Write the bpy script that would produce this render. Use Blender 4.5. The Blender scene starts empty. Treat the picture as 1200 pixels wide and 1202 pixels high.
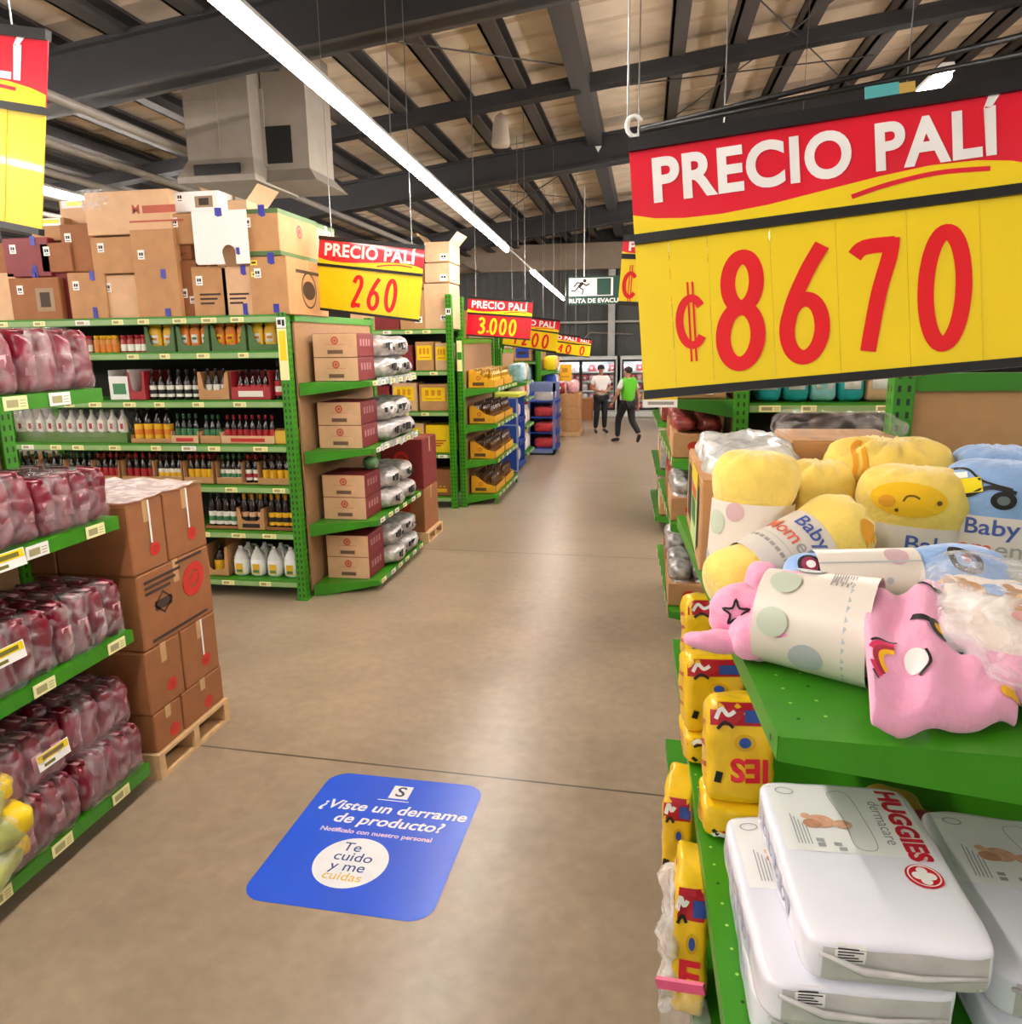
import bpy, math, random
from mathutils import Vector, Matrix, noise

# ------------------------------------------------------------------ camera, world, exposure
SC = bpy.context.scene
COL = SC.collection
F, CX, CY, CAMZ = 900.0, 600.0, 601.0, 2.2
def _norm(v): return Vector(v).normalized()
_Y = _norm((759 - CX, 401 - CY, F))
_s = .015
_D = _norm((_s, 1, -(_Y[0] * _s + _Y[1]) / _Y[2]))
_X = _D.cross(_Y)
# rows: camera axes (right, down, forward) written in world coordinates
CR = Vector((_X[0], _Y[0], -_D[0])); CD = Vector((_X[1], _Y[1], -_D[1])); CF = Vector((_X[2], _Y[2], -_D[2]))
cam = bpy.data.objects.new('camera', bpy.data.cameras.new('camera'))
COL.objects.link(cam)
cam.data.sensor_fit = 'HORIZONTAL'; cam.data.sensor_width = 36; cam.data.lens = 27
cam.data.clip_start = .02
cam.matrix_world = Matrix(((CR[0], -CD[0], -CF[0], 0), (CR[1], -CD[1], -CF[1], 0), (CR[2], -CD[2], -CF[2], CAMZ), (0, 0, 0, 1)))
SC.camera = cam
w = bpy.data.worlds.new('world'); SC.world = w; w.use_nodes = True
w.node_tree.nodes['Background'].inputs[0].default_value = (1, .97, .93, 1)
w.node_tree.nodes['Background'].inputs[1].default_value = .34
SC.view_settings.view_transform = 'Standard'; SC.view_settings.look = 'None'
SC.view_settings.gamma = 1; SC.view_settings.use_curve_mapping = False
SC.view_settings.exposure = 0.6
SC.cycles.max_bounces = 8; SC.cycles.transparent_max_bounces = 16
TUBE = 70.0        # emission of the ceiling light tubes

def ray(px, py): return CR * (px - CX) + CD * (py - CY) + CF * F
def at(px, py, y): d = ray(px, py); return Vector((0, 0, CAMZ)) + d * (y / d.y)
def atz(px, py, z): d = ray(px, py); return Vector((0, 0, CAMZ)) + d * ((z - CAMZ) / d.z)
def atx(px, py, x): d = ray(px, py); return Vector((0, 0, CAMZ)) + d * (x / d.x)

RND = random.Random(7)
# ------------------------------------------------------------------ materials
def lin(h):
    if isinstance(h, str):
        h = h.lstrip('#'); c = [int(h[i:i + 2], 16) / 255 for i in (0, 2, 4)]
    else: c = h
    return tuple((x / 12.92 if x <= .04045 else ((x + .055) / 1.055) ** 2.4) for x in c)
_M = {}
def mat(name, col, rough=.5, metal=0, var=.08, scale=6, emit=0, alpha=1, bump=0, spec=.5, coat=0, sheen=0, bscale=None):
    if name in _M: return _M[name]
    m = bpy.data.materials.new(name); m.use_nodes = True; nt = m.node_tree; b = nt.nodes['Principled BSDF']
    c = lin(col)
    b.inputs['Roughness'].default_value = rough; b.inputs['Metallic'].default_value = metal
    b.inputs['Specular IOR Level'].default_value = spec; b.inputs['Coat Weight'].default_value = coat
    b.inputs['Sheen Weight'].default_value = sheen
    tc = nt.nodes.new('ShaderNodeTexCoord'); nz = nt.nodes.new('ShaderNodeTexNoise')
    nz.inputs['Scale'].default_value = scale; nz.inputs['Detail'].default_value = 4
    nt.links.new(tc.outputs['Object'], nz.inputs['Vector'])
    rp = nt.nodes.new('ShaderNodeValToRGB')
    rp.color_ramp.elements[0].position = .3; rp.color_ramp.elements[1].position = .7
    rp.color_ramp.elements[0].color = (*[x * (1 - var) for x in c], 1)
    rp.color_ramp.elements[1].color = (*[min(1, x * (1 + var)) for x in c], 1)
    nt.links.new(nz.outputs['Fac'], rp.inputs[0]); nt.links.new(rp.outputs[0], b.inputs['Base Color'])
    if emit:
        b.inputs['Emission Color'].default_value = (*c, 1); b.inputs['Emission Strength'].default_value = emit
    if bump:
        bp = nt.nodes.new('ShaderNodeBump'); bp.inputs['Strength'].default_value = bump; bp.inputs['Distance'].default_value = .01
        src = nz
        if bscale:
            src = nt.nodes.new('ShaderNodeTexNoise'); src.inputs['Scale'].default_value = bscale; src.inputs['Detail'].default_value = 3
            nt.links.new(tc.outputs['Object'], src.inputs['Vector'])
        nt.links.new(src.outputs['Fac'], bp.inputs['Height']); nt.links.new(bp.outputs[0], b.inputs['Normal'])
    if alpha < 1: b.inputs['Alpha'].default_value = alpha
    _M[name] = m; return m
def film(name, col, a0, a1, rough=.18, scale=9):
    """clear crinkled plastic film: mostly see-through, milky and glossy along its creases"""
    if name in _M: return _M[name]
    m = mat(name, col, rough, var=.02, bump=.6, bscale=22); nt = m.node_tree; b = nt.nodes['Principled BSDF']
    tc = nt.nodes.new('ShaderNodeTexCoord'); nz = nt.nodes.new('ShaderNodeTexNoise'); nz.inputs['Scale'].default_value = scale
    nz.inputs['Detail'].default_value = 5; nz.inputs['Distortion'].default_value = 1.5
    nt.links.new(tc.outputs['Object'], nz.inputs['Vector'])
    mr = nt.nodes.new('ShaderNodeMapRange'); mr.inputs[1].default_value = .42; mr.inputs[2].default_value = .68
    mr.inputs[3].default_value = a0; mr.inputs[4].default_value = a1
    nt.links.new(nz.outputs['Fac'], mr.inputs[0]); nt.links.new(mr.outputs[0], b.inputs['Alpha'])
    return m
def N(nt, op, a, b=None, c=None):
    n = nt.nodes.new('ShaderNodeMath'); n.operation = op
    for i, v in enumerate((a, b, c)):
        if v is None: continue
        if isinstance(v, (int, float)): n.inputs[i].default_value = v
        else: nt.links.new(v, n.inputs[i])
    return n.outputs[0]
def slotted(name, col):
    """green rack steel with two columns of dark keyhole slots"""
    m = mat(name, col, .38, var=.06); nt = m.node_tree; b = nt.nodes['Principled BSDF']
    tc = nt.nodes.new('ShaderNodeTexCoord'); sp = nt.nodes.new('ShaderNodeSeparateXYZ'); nt.links.new(tc.outputs['Object'], sp.inputs[0])
    z = N(nt, 'LESS_THAN', N(nt, 'FRACT', N(nt, 'MULTIPLY', sp.outputs[2], 19.0)), .5)
    cx = N(nt, 'LESS_THAN', N(nt, 'ABSOLUTE', N(nt, 'SUBTRACT', N(nt, 'ABSOLUTE', sp.outputs[0]), .018)), .0065)
    cy = N(nt, 'LESS_THAN', N(nt, 'ABSOLUTE', N(nt, 'SUBTRACT', N(nt, 'ABSOLUTE', sp.outputs[1]), .018)), .0065)
    k = N(nt, 'MULTIPLY', z, N(nt, 'MAXIMUM', cx, cy))
    mx = nt.nodes.new('ShaderNodeMix'); mx.data_type = 'RGBA'
    nt.links.new(k, mx.inputs[0]); old = b.inputs['Base Color'].links[0].from_socket
    nt.links.new(old, mx.inputs[6]); mx.inputs[7].default_value = (.004, .02, .003, 1)
    nt.links.new(mx.outputs[2], b.inputs['Base Color'])
    return m
def floor_mat():
    m = mat('polished_concrete', '#a08d76', .3, var=.05, scale=.9, coat=.3); nt = m.node_tree; b = nt.nodes['Principled BSDF']
    b.inputs['Coat Roughness'].default_value = .285
    tc = nt.nodes.new('ShaderNodeTexCoord'); sp = nt.nodes.new('ShaderNodeSeparateXYZ'); nt.links.new(tc.outputs['Object'], sp.inputs[0])
    yy = N(nt, 'ADD', sp.outputs[1], N(nt, 'MULTIPLY', sp.outputs[0], .045))
    f = N(nt, 'FRACT', N(nt, 'ADD', N(nt, 'MULTIPLY', N(nt, 'SUBTRACT', yy, 3.49), 1 / 4.31), .5))
    j = N(nt, 'LESS_THAN', N(nt, 'ABSOLUTE', N(nt, 'SUBTRACT', f, .5)), .0016)
    nz = nt.nodes.new('ShaderNodeTexNoise'); nz.inputs['Scale'].default_value = 14; nz.inputs['Detail'].default_value = 8
    nt.links.new(tc.outputs['Object'], nz.inputs['Vector'])
    n2 = nt.nodes.new('ShaderNodeTexNoise'); n2.inputs['Scale'].default_value = 1.5; n2.inputs['Detail'].default_value = 6; n2.inputs['Roughness'].default_value = .6; n2.inputs['Distortion'].default_value = .2
    nt.links.new(tc.outputs['Object'], n2.inputs['Vector'])
    mr = nt.nodes.new('ShaderNodeMapRange'); mr.inputs[1].default_value = .3; mr.inputs[2].default_value = .7; mr.inputs[3].default_value = .9; mr.inputs[4].default_value = 1.08
    nt.links.new(nz.outputs['Fac'], mr.inputs[0])
    m2 = nt.nodes.new('ShaderNodeMapRange'); m2.inputs[1].default_value = .2; m2.inputs[2].default_value = .8; m2.inputs[3].default_value = .72; m2.inputs[4].default_value = 1.2
    nt.links.new(n2.outputs['Fac'], m2.inputs[0])
    k = N(nt, 'MULTIPLY', N(nt, 'MULTIPLY', mr.outputs[0], m2.outputs[0]), N(nt, 'SUBTRACT', 1, N(nt, 'MULTIPLY', j, .8)))
    old = b.inputs['Base Color'].links[0].from_socket
    vm = nt.nodes.new('ShaderNodeVectorMath'); vm.operation = 'SCALE'
    nt.links.new(old, vm.inputs[0]); nt.links.new(k, vm.inputs['Scale']); nt.links.new(vm.outputs[0], b.inputs['Base Color'])
    r2 = nt.nodes.new('ShaderNodeMapRange'); r2.inputs[1].default_value = .3; r2.inputs[2].default_value = .7; r2.inputs[3].default_value = .285; r2.inputs[4].default_value = .36
    nt.links.new(n2.outputs['Fac'], r2.inputs[0]); nt.links.new(r2.outputs[0], b.inputs['Roughness'])
    return m
GREEN = mat('shelf_green_paint', '#33830a', .36, var=.06, spec=.5)
DGREEN = mat('dark_green_paint', '#2f6a22', .45)
POST = slotted('slotted_green_steel', '#33830a')
PEGB = mat('brown_hardboard', '#9a7550', .7, var=.06, scale=20)
KRAFT = mat('kraft_cardboard', '#b98a5c', .75, var=.09, scale=9)
KRAFT2 = mat('light_kraft_cardboard', '#d8b088', .7, var=.07, scale=9)
KRAFT3 = mat('dark_kraft_cardboard', '#965f36', .75, var=.08, scale=9)
MAROON = mat('maroon_carton', '#7c1c22', .55, var=.1)
REDCART = mat('red_carton', '#a3212a', .5, var=.08)
REDPRINT = mat('red_print', '#c8281f', .55)
DARKPRINT = mat('dark_print', '#3d2a1e', .7)
WHITE = mat('white_card', '#f2f0ec', .45, var=.02)
PAPER = mat('white_paper', '#f7f5f0', .6, var=.02)
BLUETAPE = mat('blue_tape', '#20249c', .4)
YELLOW = mat('price_yellow', '#f7d70a', .35, var=.02, coat=.2)
SIGNRED = mat('price_red', '#e0122e', .3, var=.03, coat=.25)
DIGRED = mat('digit_red', '#e30b17', .4, var=.02)
BLACK = mat('black_plastic', '#151414', .4)
INK = mat('black_ink', '#1b1717', .6)
TAG = mat('pale_yellow_tag', '#f4efb0', .5, var=.03)
STEEL = mat('galvanised_steel', '#8f8d8a', .35, .7)
TAPE = mat('packing_tape', '#c9a071', .25)
FILM = film('clear_plastic_film', '#f6f2f2', .02, .28)
HAZE = film('milky_plastic_wrap', '#dcb4bc', .10, .36)
WOOD = mat('pale_pine_wood', '#d3ae7f', .65, var=.12, scale=14)

# ------------------------------------------------------------------ mesh builder
class MB:
    def __init__(s): s.v = []; s.f = []; s.m = []; s.M = Matrix(); s.k = 0
    def add(s, vs, fs, k=None):
        o = len(s.v); s.v += [s.M @ Vector(p) for p in vs]
        s.f += [tuple(o + i for i in f) for f in fs]; s.m += [s.k if k is None else k] * len(fs); return s
    def box(s, x0, x1, y0, y1, z0, z1, k=None, c=0):
        if x0 > x1: x0, x1 = x1, x0
        if y0 > y1: y0, y1 = y1, y0
        if z0 > z1: z0, z1 = z1, z0
        if c <= 0:
            return s.add([(x0, y0, z0), (x1, y0, z0), (x1, y1, z0), (x0, y1, z0), (x0, y0, z1), (x1, y0, z1), (x1, y1, z1), (x0, y1, z1)],
                         [(0, 3, 2, 1), (4, 5, 6, 7), (0, 1, 5, 4), (1, 2, 6, 5), (2, 3, 7, 6), (3, 0, 4, 7)], k)
        c = min(c, (x1 - x0) * .45, (y1 - y0) * .45, (z1 - z0) * .45)
        L = []
        for z, i in ((z0, c), (z0 + c, 0), (z1 - c, 0), (z1, c)):
            for (x, y) in ((x0 + i + c, y0 + i), (x1 - i - c, y0 + i), (x1 - i, y0 + i + c), (x1 - i, y1 - i - c), (x1 - i - c, y1 - i), (x0 + i + c, y1 - i), (x0 + i, y1 - i - c), (x0 + i, y0 + i + c)):
                L.append((x, y, z))
        fs = [tuple(range(7, -1, -1)), tuple(range(24, 32))]
        for r in range(3):
            for i in range(8):
                j = (i + 1) % 8; fs.append((r * 8 + i, r * 8 + j, r * 8 + 8 + j, r * 8 + 8 + i))
        return s.add(L, fs, k)
    def prism(s, poly, a, b, axis='z', k=None):
        n = len(poly)
        def P(p, t): return {'z': (p[0], p[1], t), 'y': (p[0], t, p[1]), 'x': (t, p[0], p[1])}[axis]
        vs = [P(p, a) for p in poly] + [P(p, b) for p in poly]
        fs = [tuple(range(n - 1, -1, -1)), tuple(range(n, 2 * n))] + [(i, (i + 1) % n, n + (i + 1) % n, n + i) for i in range(n)]
        return s.add(vs, fs, k)
    def tube(s, pts, r, seg=8, k=None, cap=True):
        pts = [Vector(p) for p in pts]; n = len(pts); vs = []; fs = []
        rs = r if isinstance(r, (list, tuple)) else [r] * n
        for i, p in enumerate(pts):
            d = (pts[min(i + 1, n - 1)] - pts[max(i - 1, 0)]).normalized()
            u = d.cross(Vector((0, 0, 1)) if abs(d.z) < .9 else Vector((1, 0, 0))).normalized(); v = d.cross(u)
            for j in range(seg):
                a = 2 * math.pi * j / seg; vs.append(p + (u * math.cos(a) + v * math.sin(a)) * rs[i])
        for i in range(n - 1):
            for j in range(seg): fs.append((i * seg + j, i * seg + (j + 1) % seg, (i + 1) * seg + (j + 1) % seg, (i + 1) * seg + j))
        if cap: fs += [tuple(range(seg - 1, -1, -1)), tuple(range((n - 1) * seg, n * seg))]
        return s.add(vs, fs, k)
    def lathe(s, prof, seg=12, k=None, cx=0, cy=0):
        vs = []; fs = []; n = len(prof)
        for (r, z) in prof:
            for j in range(seg):
                a = 2 * math.pi * j / seg; vs.append((cx + r * math.cos(a), cy + r * math.sin(a), z))
        for i in range(n - 1):
            for j in range(seg): fs.append((i * seg + j, i * seg + (j + 1) % seg, (i + 1) * seg + (j + 1) % seg, (i + 1) * seg + j))
        fs += [tuple(range(seg - 1, -1, -1)), tuple(range((n - 1) * seg, n * seg))]
        return s.add(vs, fs, k)
    def disc(s, c, r, z, seg=20, k=None, ry=None):
        ry = ry or r
        return s.add([(c[0] + r * math.cos(2 * math.pi * i / seg), c[1] + ry * math.sin(2 * math.pi * i / seg), z) for i in range(seg)], [tuple(range(seg))], k)
    def ring(s, c, r0, r1, z, seg=24, k=None, ax=1, ay=1):
        vs = []
        for r in (r0, r1): vs += [(c[0] + ax * r * math.cos(2 * math.pi * i / seg), c[1] + ay * r * math.sin(2 * math.pi * i / seg), z) for i in range(seg)]
        return s.add(vs, [(i, (i + 1) % seg, seg + (i + 1) % seg, seg + i)[::-1] for i in range(seg)], k)
    def puff(s, size, n=8, e=4., amp=0., fr=6., seed=0, k=None, fn=None):
        """soft bag / cloth volume: superellipsoid with creases; fn(unit point, point) may reshape it"""
        idx = {}; vs = []; fs = []
        def vid(p):
            key = (round(p[0], 4), round(p[1], 4), round(p[2], 4))
            if key in idx: return idx[key]
            q = Vector(p); l = (abs(q.x) ** e + abs(q.y) ** e + abs(q.z) ** e) ** (1 / e); u = q / l
            w_ = Vector((u.x * size[0] / 2, u.y * size[1] / 2, u.z * size[2] / 2))
            if amp:
                o = Vector((seed * 3.1, seed * 1.7, seed * 2.3))
                w_ += u * amp * (noise.noise(w_ * fr + o) + .5 * noise.noise(w_ * fr * 2.3 + o))
            if fn: w_ = fn(u, w_)
            idx[key] = len(vs); vs.append(w_); return idx[key]
        g = [-1 + 2 * i / n for i in range(n + 1)]
        for ax in range(3):
            for sg in (-1, 1):
                for i in range(n):
                    for j in range(n):
                        c4 = []
                        for (a, b) in ((g[i], g[j]), (g[i + 1], g[j]), (g[i + 1], g[j + 1]), (g[i], g[j + 1])):
                            p = [0, 0, 0]; p[ax] = sg; p[(ax + 1) % 3] = a; p[(ax + 2) % 3] = b; c4.append(vid(p))
                        fs.append(tuple(c4 if sg > 0 else c4[::-1]))
        return s.add(vs, fs, k)
    def text(s, body, size, off=0., align='CENTER', k=None, M=None, sx=1.):
        vs, fs = glyphs(body, size, off, align)
        old = s.M
        if M is not None: s.M = old @ M
        s.add([(p[0] * sx, p[1], p[2]) for p in vs], fs, k); s.M = old; return s
    def stroke(s, pts, wd, z=0, k=None, closed=False, smooth=6):
        pts = [Vector((p[0], p[1])) for p in pts]
        if smooth > 1: pts = crom(pts, smooth, closed)
        n = len(pts); L = []
        for i, p in enumerate(pts):
            a = pts[(i - 1) % n] if closed else pts[max(i - 1, 0)]; b = pts[(i + 1) % n] if closed else pts[min(i + 1, n - 1)]
            d = (b - a).normalized(); nn = Vector((-d.y, d.x)); L += [(*(p + nn * wd / 2), z + i * 1.5e-5), (*(p - nn * wd / 2), z + i * 1.5e-5)]
        fs = [(2 * i, 2 * i + 1, 2 * ((i + 1) % n) + 1, 2 * ((i + 1) % n)) for i in range(n if closed else n - 1)]
        return s.add(L, fs, k)
    def build(s, name, mats, parent=None, smooth=False, loc=None, M=None):
        me = bpy.data.meshes.new(name)
        me.from_pydata([tuple(p) for p in s.v], [], s.f)
        for m in (mats if isinstance(mats, (list, tuple)) else [mats]): me.materials.append(m)
        if any(s.m): me.polygons.foreach_set('material_index', s.m)
        if smooth: me.polygons.foreach_set('use_smooth', [True] * len(s.f))
        me.update()
        o = bpy.data.objects.new(name, me); COL.objects.link(o)
        if parent: o.parent = parent
        if M is not None: o.matrix_local = M
        elif loc is not None: o.location = loc
        return o
def crom(p, n, closed):
    out = []; m = len(p)
    for i in range(m if closed else m - 1):
        g = (lambda j: p[j % m]) if closed else (lambda j: p[min(max(j, 0), m - 1)])
        a, b, c, d = g(i - 1), g(i), g(i + 1), g(i + 2)
        for t in range(n):
            t /= n; out.append(.5 * ((2 * b) + (c - a) * t + (2 * a - 5 * b + 4 * c - d) * t * t + (3 * b - a - 3 * c + d) * t ** 3))
    if not closed: out.append(p[-1])
    return out
_G = {}
def glyphs(body, size, off, align):
    key = (body, size, off, align)
    if key not in _G:
        cu = bpy.data.curves.new('t', 'FONT'); cu.body = body; cu.size = size; cu.offset = off * size; cu.align_x = align; cu.align_y = 'CENTER'; cu.resolution_u = 6 if len(body) == 11 else 3; cu.space_character = 1.07 if len(body) == 11 else 1
        cu.fill_mode = 'FRONT'
        ob = bpy.data.objects.new('t', cu); COL.objects.link(ob)
        dg = bpy.context.evaluated_depsgraph_get(); me = bpy.data.meshes.new_from_object(ob.evaluated_get(dg))
        _G[key] = ([tuple(v.co) for v in me.vertices], [tuple(p.vertices) for p in me.polygons])
        bpy.data.objects.remove(ob); bpy.data.curves.remove(cu); bpy.data.meshes.remove(me)
    return _G[key]
T = Matrix.Translation
def RX(a): return Matrix.Rotation(math.radians(a), 4, 'X')
def RY(a): return Matrix.Rotation(math.radians(a), 4, 'Y')
def RZ(a): return Matrix.Rotation(math.radians(a), 4, 'Z')
FACE_CAM = RX(90)              # local xy drawing -> vertical plane facing -y
FACE_X = RZ(90) @ RX(90)       # local xy drawing -> vertical plane facing +x
FACE_MX = RZ(-90) @ RX(90)     # facing -x

def tag(o, label=None, cat=None, group=None, kind=None):
    if label: o['label'] = label
    if cat: o['category'] = cat
    if group: o['group'] = group
    if kind: o['kind'] = kind
    return o
def thing(name, label, cat, loc=(0, 0, 0), rz=0, group=None, M=None):
    o = bpy.data.objects.new(name, None); COL.objects.link(o); o.empty_display_size = .1
    if M is not None: o.matrix_world = M
    else: o.location = loc; o.rotation_euler = (0, 0, math.radians(rz))
    return tag(o, label, cat, group)
def struct(name, mb, m, smooth=False): return tag(mb.build(name, m, smooth=smooth), kind='structure')
def dup(o, parent=None, label=None, group=None, loc=None, rz=None, M=None):
    c = o.copy(); COL.objects.link(c)
    if parent is not None: c.parent = parent
    if label: c['label'] = label
    if group: c['group'] = group
    if loc is not None: c.location = loc
    if rz is not None: c.rotation_euler = (0, 0, math.radians(rz))
    if M is not None: c.matrix_world = M
    for ch in list(o.children):
        d = ch.copy(); COL.objects.link(d); d.parent = c
        for g in list(ch.children):
            e = g.copy(); COL.objects.link(e); e.parent = d
    return c

# ------------------------------------------------------------------ the setting
m = MB(); m.box(-14, 9, -5, 24.6, -.1, 0); struct('floor', m, floor_mat())
def roofz(x): return 5.64 + .12 * x
ROOF = mat('roof_insulation', '#e2d1ba', .8, var=.10, scale=2.5, bump=.25, bscale=3)
PURL = mat('dark_purlin_steel', '#403c3a', .55, var=.1)
BEAM = mat('charcoal_beam_steel', '#37373a', .5, var=.08)
m = MB()
for i in range(58):
    y0 = -5 + i * .51; y1 = y0 + .51; yh = y0 + .4
    for (a, b, d0, d1) in ((y0, yh, 0, 0), (yh, yh + .04, 0, .05), (yh + .04, y1 - .03, .05, .05), (y1 - .03, y1, .05, 0)):
        m.add([(-14, a, roofz(-14) + d0), (9, a, roofz(9) + d0), (9, b, roofz(9) + d1), (-14, b, roofz(-14) + d1)], [(0, 1, 2, 3)])
m.box(-14, 9, -5, 24.6, 7.0, 7.05)
struct('ceiling', m, ROOF)
px_ = [-.85 - .75 * i for i in range(17)] + [.28, .97, 1.72, 2.76, 3.5, 4.25, 5, 5.75, 6.5, 7.25, 8]
n = 1
for x in px_:
    m = MB(); z = roofz(x) - .02; big = x in (-.85,)
    d = .2; wv = .09
    if big: m.box(x - .11, x + .11, -5, 24.3, z - d - .14, z)
    else:
        m.box(x - wv, x + wv, -5, 24.3, z - d, z - d + .03); m.box(x - wv, x - wv + .03, -5, 24.3, z - d, z); m.box(x - wv, x + wv, -5, 24.3, z - .03, z)
    struct('trim_%d' % n, m, BEAM if big else PURL); n += 1
for (y, zb, zt, hw) in ((.7, -.64, -.2, .16), (6.85, -.64, -.2, .16), (10.2, -.36, -.2, .1), (13, -.64, -.2, .16), (19.1, -.64, -.2, .16)):
    m = MB()
    for (a, b, h) in ((zb, zb + .04, hw), (zb, zt, .09), (zt - .04, zt, hw)):
        m.add([(x, y + dy, roofz(x) + dz) for x in (-14, 9) for dy in (-h, h) for dz in (a, b)],
              [(0, 1, 3, 2), (4, 6, 7, 5), (0, 4, 5, 1), (2, 3, 7, 6), (1, 5, 7, 3), (0, 2, 6, 4)])
    struct('trim_%d' % n, m, BEAM); n += 1
# crossed bracing rods and conduits under the roof
for (a, b) in (((.28, 7.2), (2.76, 12.6)), ((2.76, 7.2), (.28, 12.6)), ((-.85, 10.5), (2.76, 11.4)), ((-3.1, 7.3), (-.9, 9.6)), ((-3.8, 13.5), (-.8, 18.6)), ((-.8, 13.5), (-3.8, 18.6))):
    m = MB(); m.tube([(a[0], a[1], roofz(a[0]) - .26), (b[0], b[1], roofz(b[0]) - .26)], .009, 6); struct('trim_%d' % n, m, PURL); n += 1
PIPE = mat('grey_conduit', '#8d867e', .5)
for (x, z, r) in ((-5.0, 4.3, .045), (-5.7, 4.15, .04), (-6.3, 4.05, .04), (-6.9, 3.95, .035), (-7.6, 3.9, .035)):
    m = MB(); m.tube([(x, -4, z), (x, 23.6, z)], r, 8); struct('trim_%d' % n, m, PIPE, True); n += 1
m = MB(); m.tube([(-6.5, 5.1, 4.35), (-1.0, 5.1, 4.95)], .03, 8); struct('trim_%d' % n, m, PIPE, True); n += 1
# end wall: dark ribbed sheet, tan girder band, columns
WALLD = mat('dark_sheet_wall', '#5b5d5c', .6, var=.08)
TAN = mat('tan_band', '#a39382', .75, var=.05)
m = MB()
for i in range(92):
    x = -14 + i * .25; m.box(x, x + .25, 24.25, 24.4, 0, 7); m.box(x + .1, x + .15, 24.21, 24.25, 0, 7)
struct('wall_back', m, WALLD)
m = MB(); m.box(-14, 9, 23.7, 24.0, 4.32, 5.06); struct('trim_%d' % n, m, TAN); n += 1
COLM = mat('white_column', '#c9c9c6', .5)
for x in (-12.2, -6.6, -1.05, 4.5):
    m = MB(); m.box(x - .1, x + .1, 23.9, 24.12, 0, 4.32); m.box(x - .14, x + .14, 23.86, 24.16, 0, .04); struct('trim_%d' % n, m, COLM); n += 1
m = MB(); m.tube([(-14, 23.95, 2.8), (9, 23.95, 2.8)], .035, 8); struct('trim_%d' % n, m, COLM, True); n += 1
for x in (-4, 2):
    m = MB(); m.tube([(x, 24.1, 2.2), (x + 2, 24.1, 2.2), (x + 2.3, 24.1, 2.5), (x + 3.6, 24.1, 2.42)], .03, 8); struct('trim_%d' % n, m, PIPE, True); n += 1
WALLL = mat('grey_block_wall', '#8c8680', .8, var=.06)
m = MB(); m.box(-14.2, -14, -5, 24.6, 0, 4.2); struct('wall_left', m, WALLL)
m = MB(); m.box(9, 9.2, -5, 24.6, 0, 7); struct('wall_right', m, WALLL)

# ------------------------------------------------------------------ ceiling light lines, duct, hangings
EM = mat('lit_led_tube', '#fff6ee', emit=TUBE, var=0)
LBODY = mat('white_light_housing', '#d8d6d2', .4)
def light_line(P0, P1, segs, label, hangs, r=.026):
    P0, P1 = Vector(P0), Vector(P1); g = lambda y: P0 + (P1 - P0) * ((y - P0.y) / (P1.y - P0.y))
    t = thing('ceiling_light', label, 'light', g(segs[0][0])); o = t.location.copy()
    m = MB(); m.tube([g(segs[0][0]) + Vector((0, 0, .05)) - o, g(segs[-1][1]) + Vector((0, 0, .05)) - o], .014, 6); m.build('conduit', LBODY, t, True)
    for (a, b) in segs:
        m = MB(); A, B = g(a) - o, g(b) - o
        m.add([A + Vector((-.045, 0, .035)), A + Vector((.045, 0, .035)), A + Vector((.03, 0, .07)), A + Vector((-.03, 0, .07)), B + Vector((-.045, 0, .035)), B + Vector((.045, 0, .035)), B + Vector((.03, 0, .07)), B + Vector((-.03, 0, .07))],
              [(0, 1, 2, 3), (7, 6, 5, 4), (0, 4, 5, 1), (1, 5, 6, 2), (2, 6, 7, 3), (3, 7, 4, 0)]); m.build('housing', LBODY, t)
        m = MB(); m.tube([A, B], r, 10); m.build('lamp_tube', EM, t, True)
    for y in hangs:
        p = g(y); m = MB(); m.tube([p + Vector((0, 0, .06)) - o, Vector((p.x, p.y, roofz(p.x) - .23)) - o], .004, 5); m.build('suspension_wire', STEEL, t)
light_line((-1.71, 3.17, 3.55), (-2.18, 21, 3.31), [(-4, 10.85), (13.8, 20.8)], 'long glowing light tube line running above the main aisle', (-2, 2.5, 5.5, 8.5, 12, 16, 20))
light_line((1.54, 4.8, 3.55), (1.54, 21, 3.4), [(4.8, 12), (13, 20)], 'ceiling light tube whose bright end shows above the big 8670 price sign', (5.5, 9, 14, 19))
light_line((-6.87, 8.6, 4.0), (-7.0, 21, 3.9), [(-3, 12.4), (13.2, 20)], 'ceiling light tube glimpsed above the cartons by the left price sign', (0, 4, 8, 12, 17))
light_line((5.0, 0, 3.6), (5.0, 21, 3.6), [(-3, 20)], 'added unseen ceiling light tube over the far right aisles', (0, 5, 10, 16))  # out of view, added to give the store more light
light_line((-9, 0, 3.4), (-9, 21, 3.4), [(-3, 20)], 'added unseen ceiling light tube over the far left aisles', (0, 5, 10, 16))  # another unseen tube, added for its light from the left

DUCT = mat('grey_duct_sheet', '#8f867b', .55, var=.07)
t = thing('air_duct', 'boxy grey air duct dropping from roof with flared outlets over gondola cartons', 'air duct', (-4.3, 8.2, 3.9))
m = MB(); m.box(-.42, .3, -.35, .5, .2, 1.3); m.box(-.06, -.045, -.36, -.35, .2, 1.3); m.build('duct', DUCT, t)
m = MB(); m.box(-.02, -.4, -.351, -.36, .75, .765); m.box(.32, .8, -.1, .55, .42, 1.3); m.box(.3, .34, -.12, .57, .15, .9); m.box(.34, .8, -.1, .55, .1, .42); m.build('side_duct', DUCT, t)
m = MB()
m.add([(-.42, -.35, .2), (.3, -.35, .2), (.3, .5, .2), (-.42, .5, .2), (-.5, -.45, .02), (.36, -.45, .02), (.36, .55, .02), (-.5, .55, .02)], [(0, 4, 5, 1), (1, 5, 6, 2), (2, 6, 7, 3), (3, 7, 4, 0), (4, 7, 6, 5)])
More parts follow.
